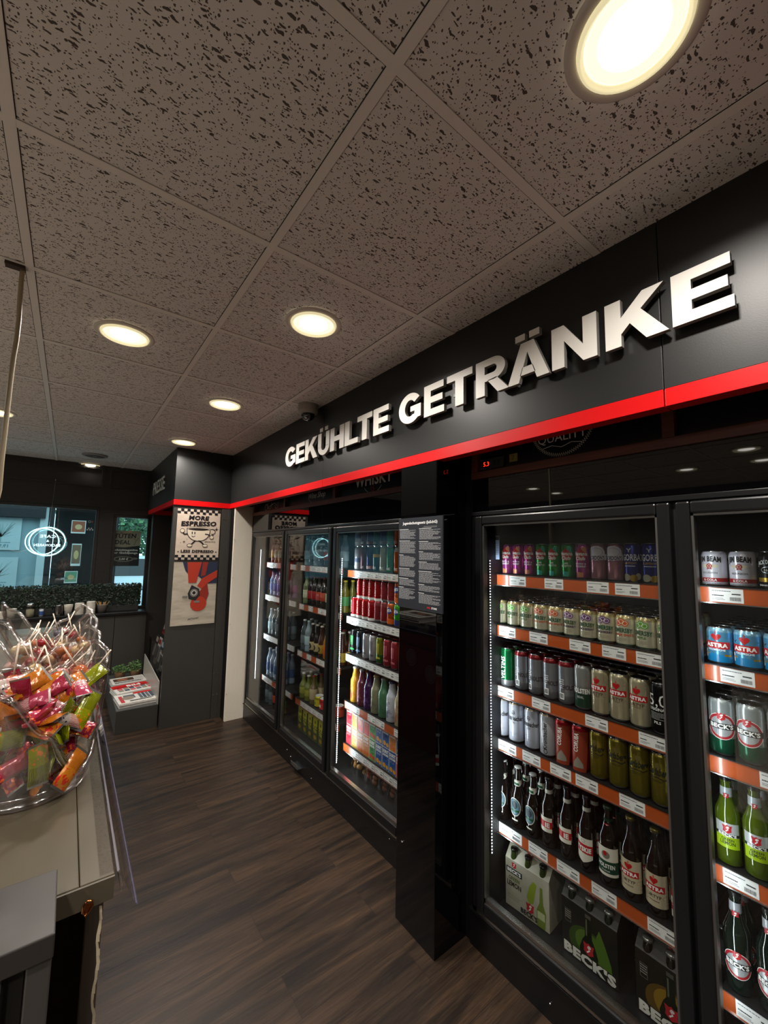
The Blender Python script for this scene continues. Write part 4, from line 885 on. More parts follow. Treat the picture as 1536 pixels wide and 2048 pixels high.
row(['z1', 'z2', 'z3', 'z4', 'z5', 'z6', 'z7', 'z6'], yy(2.47, 1.90, 8), .59, .037, dict(z1='yellow iced tea bottle', z2='dark red iced tea bottle', z3='purple iced tea bottle', z4='beige iced tea bottle', z5='pale green iced tea bottle', z6='white and blue iced tea bottle', z7='tan iced tea bottle'), "lit far door's fourth shelf", 2, cat='bottle', grp='iced tea bottles in the far cooler')
# middle far door
row(['p3', 'c1', 'c1', 'c2', 'c2', 'c3', 'c4', 'c3', 'c4'], yy(3.25, 2.63, 9), 1.175, .032, dict(p3='clear bottle', c1='cola bottle with red label', c2='dark bottle with orange label', c3='dark green bottle', c4='olive bottle with green label'), "middle far door's second shelf", 2, cat='bottle', grp='soft drink bottles on the second shelf of the far cooler')
row(['w1', 'w2', 'w1', 'w2', 'c2', 'c1', 'c3', 'w1'], yy(3.25, 2.65, 8), 1.500, .032, dict(w1='pale blue bottle', w2='grey-blue bottle', c2='dark bottle with orange label', c1='cola bottle with red label', c3='dark green bottle'), "middle far door's top shelf", 1, cat='bottle', grp='bottles on the top shelf of the far cooler')
row(['w2', 'w1', 'f1', 'f1', 'f2', 'f3', 'f4', 'f5', 'f2'], yy(3.26, 2.65, 9), .79, .031, dict(w1='pale blue bottle', w2='grey-blue bottle', f1='brown bottle with beige label', f2='brown bottle with yellow label', f3='orange juice bottle', f4='bottle with amber label', f5='bottle with green label'), "middle far door's third shelf", 2, cat='bottle', grp='glass bottles on the third shelf of the far cooler')
row(['s1', 's1', 's2'], [3.25, 3.16, 3.07], .40, .033, dict(s1='round olive salad bottle', s2='tan bottle with beige label'), "middle far door's fourth shelf", 2, cat='bottle', grp='bottles on the fourth shelf of the far cooler')
# far left door
row(['p1', 'p2', 'p2', 'p3', 'p1'], [3.99, 3.90, 3.81, 3.72, 3.63], 1.500, .032, dict(p1='dark red juice bottle', p2='orange juice bottle', p3='green juice bottle'), "farthest door's top shelf", 2, cat='bottle', grp='juice bottles behind the farthest door')
row(['v1', 'v1', 'v1', 'v2', 'v2'], [3.99, 3.90, 3.81, 3.72, 3.63], 1.18, .034, dict(v1='blue bottle with purple cap', v2='mauve bottle with purple cap'), "farthest door's second shelf", 2, cat='bottle', grp='waisted bottles behind the farthest door')
row(['w1', 'w2', 'w2', 'w1', 'w2'], [3.99, 3.90, 3.81, 3.72, 3.63], .80, .034, dict(w1='pale blue water bottle', w2='grey water bottle'), "farthest door's third shelf", 2, cat='bottle', grp='water bottles behind the farthest door')
row(['w3'] * 5, [3.99, 3.90, 3.81, 3.72, 3.63], .405, .034, 'blue-labelled water bottle', "farthest door's fourth shelf", 2, cat='bottle', grp='blue-labelled water bottles behind the farthest door')
row(['w2', 'w2', 'c2', 'c2', 'c4'], [3.99, 3.90, 3.81, 3.72, 3.63], .15, .034, dict(w2='grey water bottle', c2='dark bottle with orange label', c4='olive bottle'), "farthest door's cabinet floor", 1, cat='bottle', grp='bottles on the cabinet floor behind the farthest door')

# ---- cartons, packs and bags
def boxk(name, wy, dx, h, base, art, extra=None, top=None):
    g = G(); g.box(-wy / 2, -dx / 2, 0, wy / 2, dx / 2, h, base)
    A = Art(); art(A, wy, h); g.art(A, flatY(-dx / 2, .0004)); ps = [('carton', g)]
    if extra: ps += extra(wy, dx, h)
    return Kind(name, ps)
def durst(c, c2, fr):
    def f(A, w_, h):
        A.rect(-w_ / 2 + .002, .002, w_ / 2 - .002, h - .002, C(c, .35), 1); A.text('DURST', 0, h - .03, .018, WH, 3, .05, width=w_ * .8); A.text('LÖSCHER', 0, h - .048, .012, WH, 3, .05, width=w_ * .8)
        A.poly([(-w_ / 2 + .002, .002), (w_ / 2 - .002, .002), (w_ / 2 - .002, .05), (0, .035), (-w_ / 2 + .002, .055)], C(c2, .35), 2)
        A.ell(-.012, .025, .014, .014, C(fr), 3); A.ell(.016, .02, .012, .012, C(fr), 3.5); blur_lines(A, -w_ * .3, .06, w_ * .3, .072, 2, WH)
    return f
for k, (c, c2, fr) in dict(d1=('#c01c30', '#c83848', '#d83040'), d2=('#c08a18', '#c8a030', '#d8b030'), d3=('#b8401c', '#b83c50', '#c83020'), d4=('#2e7a3a', '#5a9a3c', '#c0382c'), d5=('#1c4a8c', '#245a9a', '#d09020'), d6=('#b86a1c', '#c07828', '#c85a1c')).items():
    K[k] = boxk('juice_carton', .066, .045, .128, C('#d9d6cc', .4), durst(c, c2, fr))
dn = dict(d1='red juice carton', d2='yellow juice carton', d3='brick red juice carton', d4='green juice carton', d5='blue juice carton', d6='orange juice carton')
row(['d1', 'd2', 'd6', 'd6', 'd4', 'd5', 'd5', 'd5', 'd1'], [2.485 - .0685 * i for i in range(9)], .31, .0225, dn, "lit far door's fifth shelf", 1, dx=.05, cat='carton', grp='juice cartons in the lower layer in the far cooler', jit=2)
row(['d1', 'd2', 'd3', 'd3', 'd4', 'd5', 'd5', 'd6', 'd5'], [2.485 - .0685 * i for i in range(9)], .4383, .0225, {k: 'upper ' + v for k, v in dn.items()}, "lit far door's fifth shelf", 1, dx=.05, cat='carton', grp='juice cartons in the upper layer in the far cooler', jit=2)
def pf(A, w_, h):
    A.rect(-w_ / 2, 0, w_ / 2, h, C('#3c4a20', .4), 1); A.rect(-w_ / 2 + .008, h - .05, w_ / 2 - .008, h, C('#b4ac1c', .4), 2); A.ell(0, h - .025, .01, .012, C('#40501c'), 3)
    A.text('ICE', 0, .10, .026, C('#c0b820'), 3, .05, width=.05); A.text('TEA', 0, .07, .022, C('#c0b820'), 3, .05, width=.05); A.ell(.0, .035, .022, .016, C('#a8841c'), 2)
def pfe(w_, dx, h):
    g = G(); g.prism([(-dx / 2, 0), (dx / 2, 0), (dx / 2, .0), (0.0, .02)], lambda a, b: (-w_ / 2, a, h + b), lambda a, b: (w_ / 2, a, h + b), C('#b4ac1c', .4)); c = G(); c.lathe([(.017, 0), (.017, .014), (.015, .018), (.0001, .018)], C('#c4bc1a', .3), 18, (0, -.008, h + .004)); return [('gable_top', g), ('screw_cap', c)]
K['pf'] = boxk('tea_carton', .078, .06, .172, C('#3c4a20', .4), pf, pfe)
row(['pf'] * 6, [3.23 - .088 * i for i in range(6)], .15, .03, 'yellow-capped iced tea carton', "middle far door's cabinet floor", 2, dx=.065, cat='carton', grp='iced tea cartons on the cabinet floor', jit=2)
# cups and small tubs on the fourth shelf of the middle door
def cup_art(c, word, wc):
    def f(A): A.rect(-.1, .012, .1, .06, C(c, .4), 1); A.text(word, 0, .025, .02, C(wc), 2, .05)
    return f
for i, (c, wd, wc, y) in enumerate((('#b8b01c', 'M', '#5a8020', 2.99), ('#b81c1c', 'M', '#e8e8e0', 2.91), ('#c8401c', 'P', '#f0f0e8', 2.72), ('#c04818', 'P', '#e8e8e0', 2.83))):
    k = can(.038, .085, [(0, c)], cup_art(c, wd, wc), lid=C('#d0d0c8', .4), name='snack_tub')
    k.front((FX + .05 + (.02 if i == 2 else 0), y, .40), R(-90), ('yellow', 'red', 'orange-red', 'orange')[i] + ' snack tub on the fourth shelf of the middle far door', 'tub', 'snack tubs in the far cooler')
# stack of newspapers-like sandwich boxes seen in the same door is a reflection, so it is not built here
# pastry bags on the cabinet floor of the lit door
M_BAG = thin_glass((.9, .86, .8), name='cellophane', f0=.12, rough=.12)
def bag(seed, contents):
    rg = random.Random(seed); g = G(); h = .15; wd = .1
    def fn(u, v):
        a = 2 * math.pi * u; t = max(0, 1 - v ** 3); x = wd / 2 * (1 - .25 * v) * math.cos(a); y = .03 * t * math.sin(a)
        n = .004 * math.sin(7 * a + seed) * math.sin(9 * v + seed * 2); return (x + n, y + n + (.004 * math.sin(23 * u * 3) if v > .85 else 0), h * v)
    g.grid(fn, 30, 12, M_BAG)
    c = G()
    for i in range(4): 
        c.ball((rg.uniform(-.022, .022), rg.uniform(-.006, .006), .022 + .026 * i), .022, C(contents, .6), 10, 6, (1.1, .75, .75))
    return Kind('snack_bag', [('pastry', c), ('cellophane', g)])
bc = [bag(1, '#a87838'), bag(2, '#c09a5c'), bag(3, '#a04a2c'), bag(4, '#8a5a30'), bag(5, '#7a4a34'), bag(6, '#5a5a60')]
for i in range(8):
    k = bc[i if i < 5 else (5 if i > 5 else 4)]
    k.front((1.66, 2.44 - .078 * i, .148), R(-90 + random.uniform(-25, 25)), 'clear pastry bag, %s from the left on the lit far door\'s cabinet floor' % ORD[i].replace('leftmost', 'first'), 'snack bag', 'snack bags on the cooler floor')
# six-packs
def carrier(name, base, art, dark, glassc, wtop=.5, W=.198, D=.135, Hh=.235, capc='#b8b8b4'):
    g = G(); d = D / 2; zt = Hh * .80; tw = d * .35
    P = [(-d, 0), (d, 0), (d, zt), (tw, Hh), (-tw, Hh), (-d, zt)]
    g.prism(P, lambda a, b: (-W / 2, a, b), lambda a, b: (W / 2, a, b), base)
    A = Art(); art(A, W, zt)
    g.art(A, flatY(-d, .0004))
    # artwork on the slanted top
    nz = Vector((0, -(Hh - zt), (d - tw))).normalized(); nz = Vector((0, -abs(nz.y), abs(nz.z)))
    T_ = Art(); sh_s = .016
    shield(T_, 0, .045, .016, 1)
    L_ = math.hypot(d - tw, Hh - zt)
    g.art(T_, lambda x, z, L: (x, -d + (d - tw) * z / L_ - .0005 * L * .6, zt + (Hh - zt) * z / L_ + .0005 * L * .6))
    h = G(); h.box(-.045, -tw * .9, Hh - .001, .045, tw * .9, Hh + .004, base)
    n = G(); bt = G()
    for x in (-W / 3, 0, W / 3):
        for s in (-1, 1):
            n.lathe([(.019, -.02), (.017, 0), (.0145, .012), (.0143, .028)], C(glassc, .08, coat=1), 16, (x, s * d * .72, zt + .008)); bt.lathe([(.0152, .022), (.0158, .026), (.0152, .031), (.0001, .033)], C(capc, .25, .8), 16, (x, s * d * .72, zt + .010))
    return Kind(name, [('carton', g), ('handle', h), ('bottle_neck', n), ('bottle_cap', bt)])
def pk1(A, w_, h):
    A.rect(-w_ / 2 + .004, h - .055, -w_ / 2 + .078, h - .033, BK, 1); A.text("BECK'S", -w_ / 2 + .041, h - .050, .013, WH, 2, .05, width=.064); shield(A, -w_ / 2 + .041, h - .018, .011, 2)
    A.text('GREEN', -w_ / 2 + .041, h - .08, .015, C('#4a5a20'), 2, .02, width=.05); A.text('LEMON', -w_ / 2 + .041, h - .105, .02, C('#20240f'), 2, .03, width=.066)
    A.poly([(.0, .08), (.012, .125), (.03, .155), (.045, .15), (.038, .11), (.03, .07), (.01, .06)], C('#8a9a2c', .4), 1); A.poly([(.045, .0), (.08, .0), (.085, .06), (.073, .09), (.07, .15), (.06, .15), (.057, .09), (.045, .06)], C('#6a7a2c', .4), 1.5)
    shield(A, .015, .045, .018, 3); A.text("BECK'S", .01, .008, .018, BK, 3, .05, width=.075); A.rect(.048, .03, .08, .058, C('#b4ba8c'), 2.5); blur_lines(A, -w_ / 2 + .01, .03, -.03, .05, 2, C('#9a9880'))
K['k1'] = carrier('six_pack', noisy('#b0ab9a', '#a39e88', 15, .5, name='pale_carton'), pk1, False, '#2c3c10', capc='#2c2c2a')
def pkd(col, col2, w2='dark'):
    def f(A, w_, h):
        A.ell(.0, .065, .075, .062, C(col2, .5), .5, 30); A.ell(.0, .075, .05, .045, C(col, .5), 1, 30)
        A.poly([(.035, .0), (.085, .01), (.08, .06), (.06, .11), (.04, .15), (.028, .12), (.03, .05)], C(col, .45), 1.2)
        A.poly([(-.03, .0), (.03, .0), (.034, .05), (.022, .085), (.013, .10), (.012, .172), (-.012, .172), (-.013, .10), (-.022, .085), (-.034, .05)], C('#0c1408', .35), 2)
        A.rect(-.0105, .165, .0105, .178, C('#77746a', .3, .6), 3); A.rect(-.009, .105, -.004, .16, C('#5a6048'), 3)
        shield(A, 0, .062, .02, 4); A.rect(-w_ / 2 + .004, .012, w_ / 2 - .004, .0135, C('#9a9a90'), 3); A.rect(-w_ / 2 + .004, .0, w_ / 2 - .004, .038, C('#15150f'), 3); A.text("BECK'S", 0, .004, .031, C('#d8d6cc'), 4, .06, width=w_ * .93)
        A.ring(-w_ / 2 + .025, .13, .016, .03, .001, C('#8d8a80'), 2, n=4, a0=45, a1=405); blur_lines(A, -w_ / 2 + .014, .118, -w_ / 2 + .036, .148, 4, C('#8d8a80'))
    return f
K['k2'] = carrier('six_pack', C('#171712', .45), pkd('#4a6a1c', '#2c4410'), True, '#0b1a0e', W=.205)
K['k3'] = carrier('six_pack', C('#1b1610', .45), pkd('#8a6a18', '#5a4210'), True, '#140c06', W=.205)
for k, y, lb in (('k1', 1.112, 'pale green and white six-pack carton of lemon beer on the cooler floor'), ('k2', .848, 'dark six-pack carton with green glow on the cooler floor'), ('k3', .585, 'dark six-pack carton with golden glow, at the right of the cooler floor')):
    K[k].front((1.70, y, .118), R(-90 + (4 if k == 'k1' else 0)), lb, 'six-pack', 'six-packs on the floor of the near cooler')
for k, y, lb in (('k1', 1.112, 'six-pack behind the pale lemon beer carton'), ('k2', .848, 'six-pack behind the dark carton with green glow'), ('k3', .585, 'six-pack behind the dark carton with golden glow')):
    K[k].back((1.86, y, .118), R(-90), lb + ' on the cooler floor', 'six-pack', 'six-packs on the floor of the near cooler')
# small papers hanging in the near cooler
g = G(); g.box(1.60, 1.235, 1.60, 1.602, 1.205, 1.71, C('#9fb0d0', .6)); A = Art(); A.rect(-1.235, 1.69, -1.205, 1.708, M_INK, 1); A.lines(-1.232, 1.62, -1.208, 1.685, 8, .0025, M_GREYINK, 1); g.art(A, lambda x, z, L: (1.60 - L * .0004, -x, z))
tag(g.obj('paper_slip'), 'pale blue paper slip taped at the upper left inside the near cooler', 'paper')

# ================================================================ posters on the column
M_PAPER = noisy('#c9b9a8', '#bfae9d', 9, .8, bump=.6, stretch=(1, 1, 2.2), name='poster_paper')
M_PAPER2 = noisy('#bdb4a2', '#aba18f', 7, .8, bump=.9, stretch=(1, 1, 3), name='creased_paper')
o = empty('wall_poster', (.993, 4.278, 1.765))
def crease(x, z, s): return .0016 * math.sin(9 * x + 31 * z + s) * math.sin(23 * z + 5 * x)
g = G(); X0, X1, Z0, Z1 = .797, 1.19, 1.520, 2.005
g.grid(lambda u, v: (X0 + (X1 - X0) * u, 4.2745 - abs(crease(u, v, 1)), Z0 + (Z1 - Z0) * v), 16, 20, M_PAPER); g.obj('paper', o, (-.993, -4.278, -1.765))
A = Art(); q = (X1 - X0) / 14
for i in range(14):
    for j in range(2):
        if (i + j) % 2: A.rect(X0 + q * i, Z1 - q * .8 * (j + 1), X0 + q * (i + 1), Z1 - q * .8 * j, BK, 1)
        else: A.rect(X0 + q * i, Z0 + q * .8 * (1 - j), X0 + q * (i + 1), Z0 + q * .8 * (2 - j), BK, 1)
cx = (X0 + X1) / 2
A.text('MORE', cx - .005, 1.905, .04, BK, 1, .05, width=.18, shear=.12); A.text('ESPRESSO', cx, 1.848, .043, BK, 1, .05, width=.32, shear=.12, rot=2); A.text('- LESS DEPRESSO -', cx, 1.588, .026, BK, 1, .05, width=.355)
A.text('SINCE 2012', cx + .11, 1.690, .011, BK, 1, .03, width=.10)
cz = 1.765
cup = [(cx - .105 + .21 * i / 20, cz + .055) for i in range(21)][::-1] + [(cx + .105 * -math.cos(math.pi * i / 20), cz + .055 - .115 * math.sin(math.pi * i / 20) ** .8) for i in range(21)]
A.poly([(cx + .105 * math.cos(a), cz + .055 - .12 * max(0, math.sin(a)) ** .75) for a in [math.pi * i / 24 for i in range(25)]], C('#d8cab4', .8), 1)
A.line([(cx + .105 * math.cos(a), cz + .055 - .12 * max(0, math.sin(a)) ** .75) for a in [math.pi * i / 24 for i in range(25)]], .005, BK, 2)
A.ell(cx, cz + .055, .105, .017, C('#d8cab4', .8), 2); A.ring(cx, cz + .055, .107, .018, .004, BK, 3); A.ell(cx, cz + .050, .095, .011, C('#1d1512'), 3)
A.ring(cx + .125, cz + .03, .032, .028, .006, BK, 2, -110, 120); A.ell(cx - .058, cz + .012, .005, .013, BK, 3); A.ell(cx - .034, cz + .012, .005, .013, BK, 3); A.ring(cx - .046, cz - .015, .016, .012, .005, BK, 3, 180, 360)
A.line([(cx - .10, cz + .0), (cx - .125, cz - .004), (cx - .14, cz + .015)], .012, BK, 1); A.ell(cx - .145, cz + .03, .02, .02, C('#d8cab4', .8), 2); A.ring(cx - .145, cz + .03, .021, .021, .004, BK, 3)
A.line([(cx + .06, cz + .005), (cx + .09, cz - .0), (cx + .11, cz - .015)], .010, BK, 3); A.ell(cx + .122, cz - .025, .019, .019, C('#d8cab4', .8), 3.5); A.ring(cx + .122, cz - .025, .02, .02, .004, BK, 4)
for s_, ex in ((-1, -.075), (1, .065)):
    A.line([(cx - .01 + .015 * s_, cz - .062), (cx + ex * .6, cz - .082), (cx + ex * .85, cz - .105)], .012, BK, 1); A.ell(cx + ex, cz - .108, .024, .015, C('#d8cab4', .8), 2); A.ring(cx + ex, cz - .108, .025, .016, .004, BK, 3)
for sx, sz, ss in ((cx + .165, cz + .055, .022), (cx + .135, cz + .0, .013), (cx - .125, cz - .075, .015), (cx - .10, cz - .05, .006), (cx - .155, cz - .085, .006)):
    A.poly([(sx + (ss if i % 2 == 0 else ss * .25) * math.cos(i * math.pi / 4), sz + (ss if i % 2 == 0 else ss * .25) * math.sin(i * math.pi / 4)) for i in range(8)], BK, 1)
g = G(); g.art(A, flatY(4.2723, .0005)); g.obj('print', o, (-.993, -4.278, -1.765))
tag(o, 'pale poster with a walking espresso cup between checkered borders', 'poster')
o = empty('wall_poster', (.993, 4.278, 1.2))
X0, X1, Z0, Z1 = .795, 1.188, .905, 1.497
g = G(); g.grid(lambda u, v: (X0 + (X1 - X0) * u, 4.2745 - abs(crease(u, v, 4)) * 1.6, Z0 + (Z1 - Z0) * v), 18, 26, M_PAPER2); g.obj('paper', o, (-.993, -4.278, -1.2))
A = Art(); r1 = C('#b03016', .7); r2 = C('#8c2413', .7); bl = C('#1c2740', .7); gy = C('#77716c', .7)
# generic stand-in: red and dark blue bands coming down from the top edge, a camera, a red disc
A.poly([(.87, 1.497), (1.188, 1.497), (1.188, 1.29), (1.09, 1.29), (1.02, 1.36), (.95, 1.36), (.90, 1.41)], bl, 1)
A.poly([(.91, 1.497), (1.04, 1.497), (1.0, 1.30), (.93, 1.30)], r1, 2); A.poly([(1.05, 1.497), (1.10, 1.497), (1.08, 1.37), (1.04, 1.36)], r2, 2)
A.poly([(1.188, 1.42), (1.188, 1.35), (1.10, 1.29), (1.05, 1.24), (1.01, 1.27), (1.05, 1.34)], r1, 3); A.poly([(1.10, 1.30), (1.12, 1.19), (1.08, 1.06), (.99, 1.06), (1.02, 1.2)], r2, 2.5)
A.ell(1.03, 1.10, .073, .07, r1, 3); A.poly([(.93, 1.20), (.96, 1.28), (1.03, 1.24), (1.04, 1.18), (1.0, 1.13), (.94, 1.15)], C('#1b1a1c', .6), 4)
A.ell(.985, 1.205, .036, .038, gy, 5); A.ring(.985, 1.205, .022, .023, .005, C('#d8d4cc'), 6); A.ell(.985, 1.205, .014, .015, C('#201c1c'), 6); A.rect(.885, 1.16, .93, 1.18, gy, 5); A.rect(.99, 1.11, 1.04, 1.13, gy, 5)
A.text('ARTGOAT', cx, .955, .016, C('#3a3632'), 1, .02, width=.10, rot=5)
g = G(); g.art(A, flatY(4.2718, .0005)); g.obj('printed_design', o, (-.993, -4.278, -1.2))
tag(o, 'creased cream poster with a red and dark blue print below the espresso poster', 'poster')

# ================================================================ newspaper bench and rack left of the column
M_BENCH = C('#4a4a4a', .5, name='grey_bench')
o = empty('newspaper_bench', (.6, 4.9, 0)); off = (-.6, -4.9, 0)
g = G(); g.box(.435, 4.37, 0, .76, 4.385, .195, M_PILLAR); g.box(.435, 4.385, 0, .45, 5.62, .195, M_BENCH); g.obj('front_board', o, off, bev=.001)
g = G(); g.box(.436, 4.372, .186, .762, 5.62, .197, M_BENCH); g.obj('top_board', o, off)
g = G(); g.prism([(4.37, .197), (5.3, .197), (5.3, .46), (4.372, .40)], lambda a, b: (.752, a, b), lambda a, b: (.76, a, b), C('#a8a49c', .35)); g.obj('side_board', o, off)
tag(o, 'low grey bench with newspapers beside the grey column', 'bench')
M_NEWS = noisy('#d6d2ca', '#c6c2ba', 60, .8, name='newsprint')
def newspaper(loc, rz, w_, d_, t, kind, label):
    o = empty('newspaper_stack', loc, R(rz)); g = G(); n = max(2, int(t / .006))
    rg = random.Random(len(label))
    for i in range(n):
        j = rg.uniform(-.004, .004); k = rg.uniform(-.004, .004); g.box(-w_ / 2 + j, -d_ / 2 + k, t * i / n, w_ / 2 + j, d_ / 2 + k, t * (i + .94) / n, M_NEWS)
    g.obj('pages', o, bev=.0012)
    A = Art(); z = t + .0005; redm = C('#c00d12', .5); gr = [C('#5a5f66', .7), C('#8a7d70', .7), C('#3b4656', .7), C('#a09080', .7)]
    if kind == 0:
        A.rect(-w_ / 2 + .02, -d_ / 2 + .02, -w_ / 2 + .05, d_ / 2 - .06, C('#b83a40'), 1); A.rect(-w_ / 2 + .06, -.02, w_ / 2 - .15, d_ / 2 - .05, gr[0], 1); A.ell(-.06, .0, .05, .05, gr[1], 2)
        for i in range(4): A.rect(.03 + .03 * i, -.07, .054 + .03 * i, .10, gr[(i * 2) % 4], 1); A.lines(-.06 + .0, -.11, w_ / 2 - .02, -.08, 2, .008, BK, 2, i)
        A.rect(.0, d_ / 2 - .045, w_ / 2, d_ / 2, redm, 2)
    elif kind == 1:
        A.rect(-w_ / 2, d_ / 2 - .11, w_ / 2, d_ / 2, redm, 1); A.text('Bild', .03, d_ / 2 - .085, .055, WH, 2, .05)
        for i in range(6):
            for j in range(2): A.rect(-w_ / 2 + .03 + .05 * i, -.03 - .06 * j, -w_ / 2 + .072 + .05 * i, .02 - .06 * j, gr[(i + j) % 4] if (i + j) % 3 else C('#c85a60'), 1)
        A.lines(-w_ / 2 + .01, .025, w_ / 2 - .01, .055, 2, .009, redm, 1, 4)
    else:
        A.rect(-w_ / 2 + .02, -.03, w_ / 2 - .1, .07, C('#4a3426'), 1); A.ell(-.05, .02, .05, .03, C('#a86a4a'), 2); A.lines(-w_ / 2 + .02, -d_ / 2 + .02, w_ / 2 - .02, -.05, 6, .004, M_GREYINK, 1); A.lines(w_ / 2 - .09, -.03, w_ / 2 - .01, .07, 6, .003, M_GREYINK, 1)
    g = G(); g.art(A, lambda x, y, L: (x, y, z + L * .0004)); g.obj('front_page', o); return tag(o, label, 'newspapers', 'newspaper stacks on the grey bench')
newspaper((.60, 4.57, .198), 4, .30, .28, .04, 0, 'front stack of white newspapers with a red upright heading on the bench')
newspaper((.60, 4.86, .198), 8, .31, .26, .05, 1, 'newspapers with a red banner in the middle of the bench')
newspaper((.60, 5.16, .198), 3, .30, .24, .05, 2, 'rearmost newspaper stack with a brown photo, before the potted plants')
def plant(loc, seed, label, hgt=.12, rad=.075):
    rg = random.Random(seed); o = empty('potted_plant', loc)
    g = G(); g.lathe([(.0001, .001), (.042, 0), (.052, .075), (.053, .08), (.047, .08), (.045, .066), (.0001, .066)], noisy('#8c6d4c', '#7c5e40', 14, .8, name='kraft_pot'), 20); g.obj('pot', o)
    g = G(); lm = [C(c, .6) for c in ('#3f6230', '#52803a', '#2f4c24', '#648c46')]
    for i in range(190):
        a = rg.uniform(0, 6.28); rr = rad * math.sqrt(rg.random()); h = .075 + (hgt - .02) * rg.random() * (1 - .5 * rr / rad); c = Vector((rr * math.cos(a), rr * math.sin(a), h)); s = rg.uniform(.008, .014)
        u = Vector((rg.uniform(-1, 1), rg.uniform(-1, 1), rg.uniform(-.3, .6))).normalized(); v = u.orthogonal().normalized() * .7
        g.add([c - u * s, c + v * s * .6 + Vector((0, 0, .002)), c + u * s, c - v * s * .6], [(0, 1, 2, 3)], rg.choice(lm))
    for i in range(6): a = i; g.tube([(0, 0, .066), (.02 * math.cos(a), .02 * math.sin(a), .11), (.045 * math.cos(a), .045 * math.sin(a), .15)], .0012, lm[2], 4)
    g.obj('leaves', o); return tag(o, label, 'plant', 'potted plants on the bench')
plant((.545, 5.40, .198), 1, 'left potted green plant in a kraft pot at the back of the bench')
plant((.685, 5.40, .198), 2, 'right potted green plant, the taller one, at the back of the bench', .16)
# magazine rack in the recess behind the column
o = empty('magazine_rack', (1.0, 5.0, 0)); off = (-1.0, -5.0, 0)
g = G(); g.prism([(1.19, 0), (.86, 0), (.86, .34), (1.19, .34)], lambda a, b: (a, 4.45, b), lambda a, b: (a, 5.68, b), M_BENCH); g.obj('base_box', o, off)
for z, x in ((.62, .95), (.90, 1.02)):
    g = G(); g.box(x, 4.45, z - .28, 1.19, 5.68, z - .265, M_BENCH); g.obj('shelf', o, off)
g = G(); g.box(.83, 4.45, .34, .833, 5.68, .60, M_ACRYL); g.obj('acrylic_front', o, off)
tag(o, 'magazine rack with a clear front in the recess behind the column', 'rack')
mc = ['#b8b4ac', '#8a2c2c', '#2c3c4c', '#a89a8a', '#c8c4bc', '#5a2030', '#303030', '#9aa0a8']
for i in range(12):
    lv = i % 2; y = 4.62 + (i // 2) * .175; z = (.345, .625)[lv] + (0 if lv else 0); x = (.852, .955)[lv]
    g = G(); g.prism([(0, 0), (.004, 0), (.064, .27), (.060, .27)], lambda a, b: (a, -.07, b), lambda a, b: (a, .07, b), C(mc[(i * 3) % 8], .4))
    A = Art(); A.rect(-.06, .2, .06, .25, C(mc[(i * 5 + 1) % 8], .4), 1); A.rect(-.05, .05, .04, .17, C(mc[(i * 7 + 2) % 8], .4), 1); A.lines(-.06, .02, .06, .045, 2, .006, BK, 1)
    g.art(A, lambda u, v, L: (v * .2222 - .0006 * L, -u, v))
    tag(g.obj('magazine', loc=(x, y, z)), '%s magazine from the front, %s level of the rack in the recess' % (ORD[i // 2].replace('leftmost', 'first'), ('lower', 'upper')[lv]), 'magazine', 'magazines in the recess rack')

# ================================================================ things on the window sill
rg = random.Random(11)
o = empty('artificial_hedge', (-.3, 5.82, .885))
g = G(); g.box(-1.75, 5.765, .886, .715, 5.848, .955, C('#2b2a28', .6)); g.obj('planter', o, (.3, -5.82, -.885), bev=.003)
g = G(); hm = [C(c, .5) for c in ('#0f1f12', '#16291a', '#1e3522', '#0b170e', '#28422a')]
g.box(-1.74, 5.775, .955, .70, 5.838, 1.17, hm[3])
for i in range(5200):
    f = rg.random(); x = rg.uniform(-1.75, .725)
    if f < .62: c = Vector((x, 5.765 + rg.uniform(-.008, .012), rg.uniform(.945, 1.19)))
    elif f < .85: c = Vector((x, rg.uniform(5.765, 5.845), 1.18 + rg.uniform(-.02, .02)))
    elif f < .92: c = Vector((.71 + rg.uniform(0, .02), rg.uniform(5.77, 5.845), rg.uniform(.95, 1.19)))
    else: c = Vector((x, 5.835 + rg.uniform(0, .01), rg.uniform(.95, 1.19)))
    s = rg.uniform(.009, .016); u = Vector((rg.uniform(-1, 1), rg.uniform(-1, .3), rg.uniform(-1, 1))).normalized(); v = u.cross(Vector((rg.uniform(-.4, .4), -1, .4))).normalized() * .6
    g.add([c - u * s, c + v * s, c + u * s, c - v * s], [(0, 1, 2, 3)], rg.choice(hm))
g.obj('foliage', o, (.3, -5.82, -.885))
tag(o, 'long dark green artificial boxwood hedge in a planter along the window sill', 'hedge')
M_CUP = C('#efe9dc', .5); SZ = .8855
def cups(x, n, label, lid=False, y=5.70):
    o = empty('cup_stack', (x, y, SZ))
    g = G(); g.lathe([(.0001, .001), (.029, 0), (.040, .088), (.0415, .09), (.0415, .094), (.039, .094), (.037, .07), (.0001, .07)], M_CUP, 24)
    me = g.mesh('paper_cup')
    for i in range(n):
        c = bpy.data.objects.new('paper_cup' if not lid else 'lid', me); COL.objects.link(c); c.parent = o; c.location.z = .014 * i
    if lid:
        pass
    return tag(o, label, 'cups', 'stacks of white paper cups on the sill')
def lidstack(x, n, label, y=5.70, r=.042, hh=.0125):
    o = empty('lid_stack', (x, y, SZ))
    g = G(); g.lathe([(.0001, hh * .9), (r * .82, hh * .95), (r * .88, hh * .8), (r, hh * .5), (r, 0), (r * .94, 0), (r * .9, hh * .4)], M_CUP, 26); me = g.mesh('lid')
    for i in range(n): c = bpy.data.objects.new('lid', me); COL.objects.link(c); c.parent = o; c.location = (random.uniform(-.001, .001), 0, hh * i * .98)
    return tag(o, label, 'lids', 'stacks of white lids on the sill')
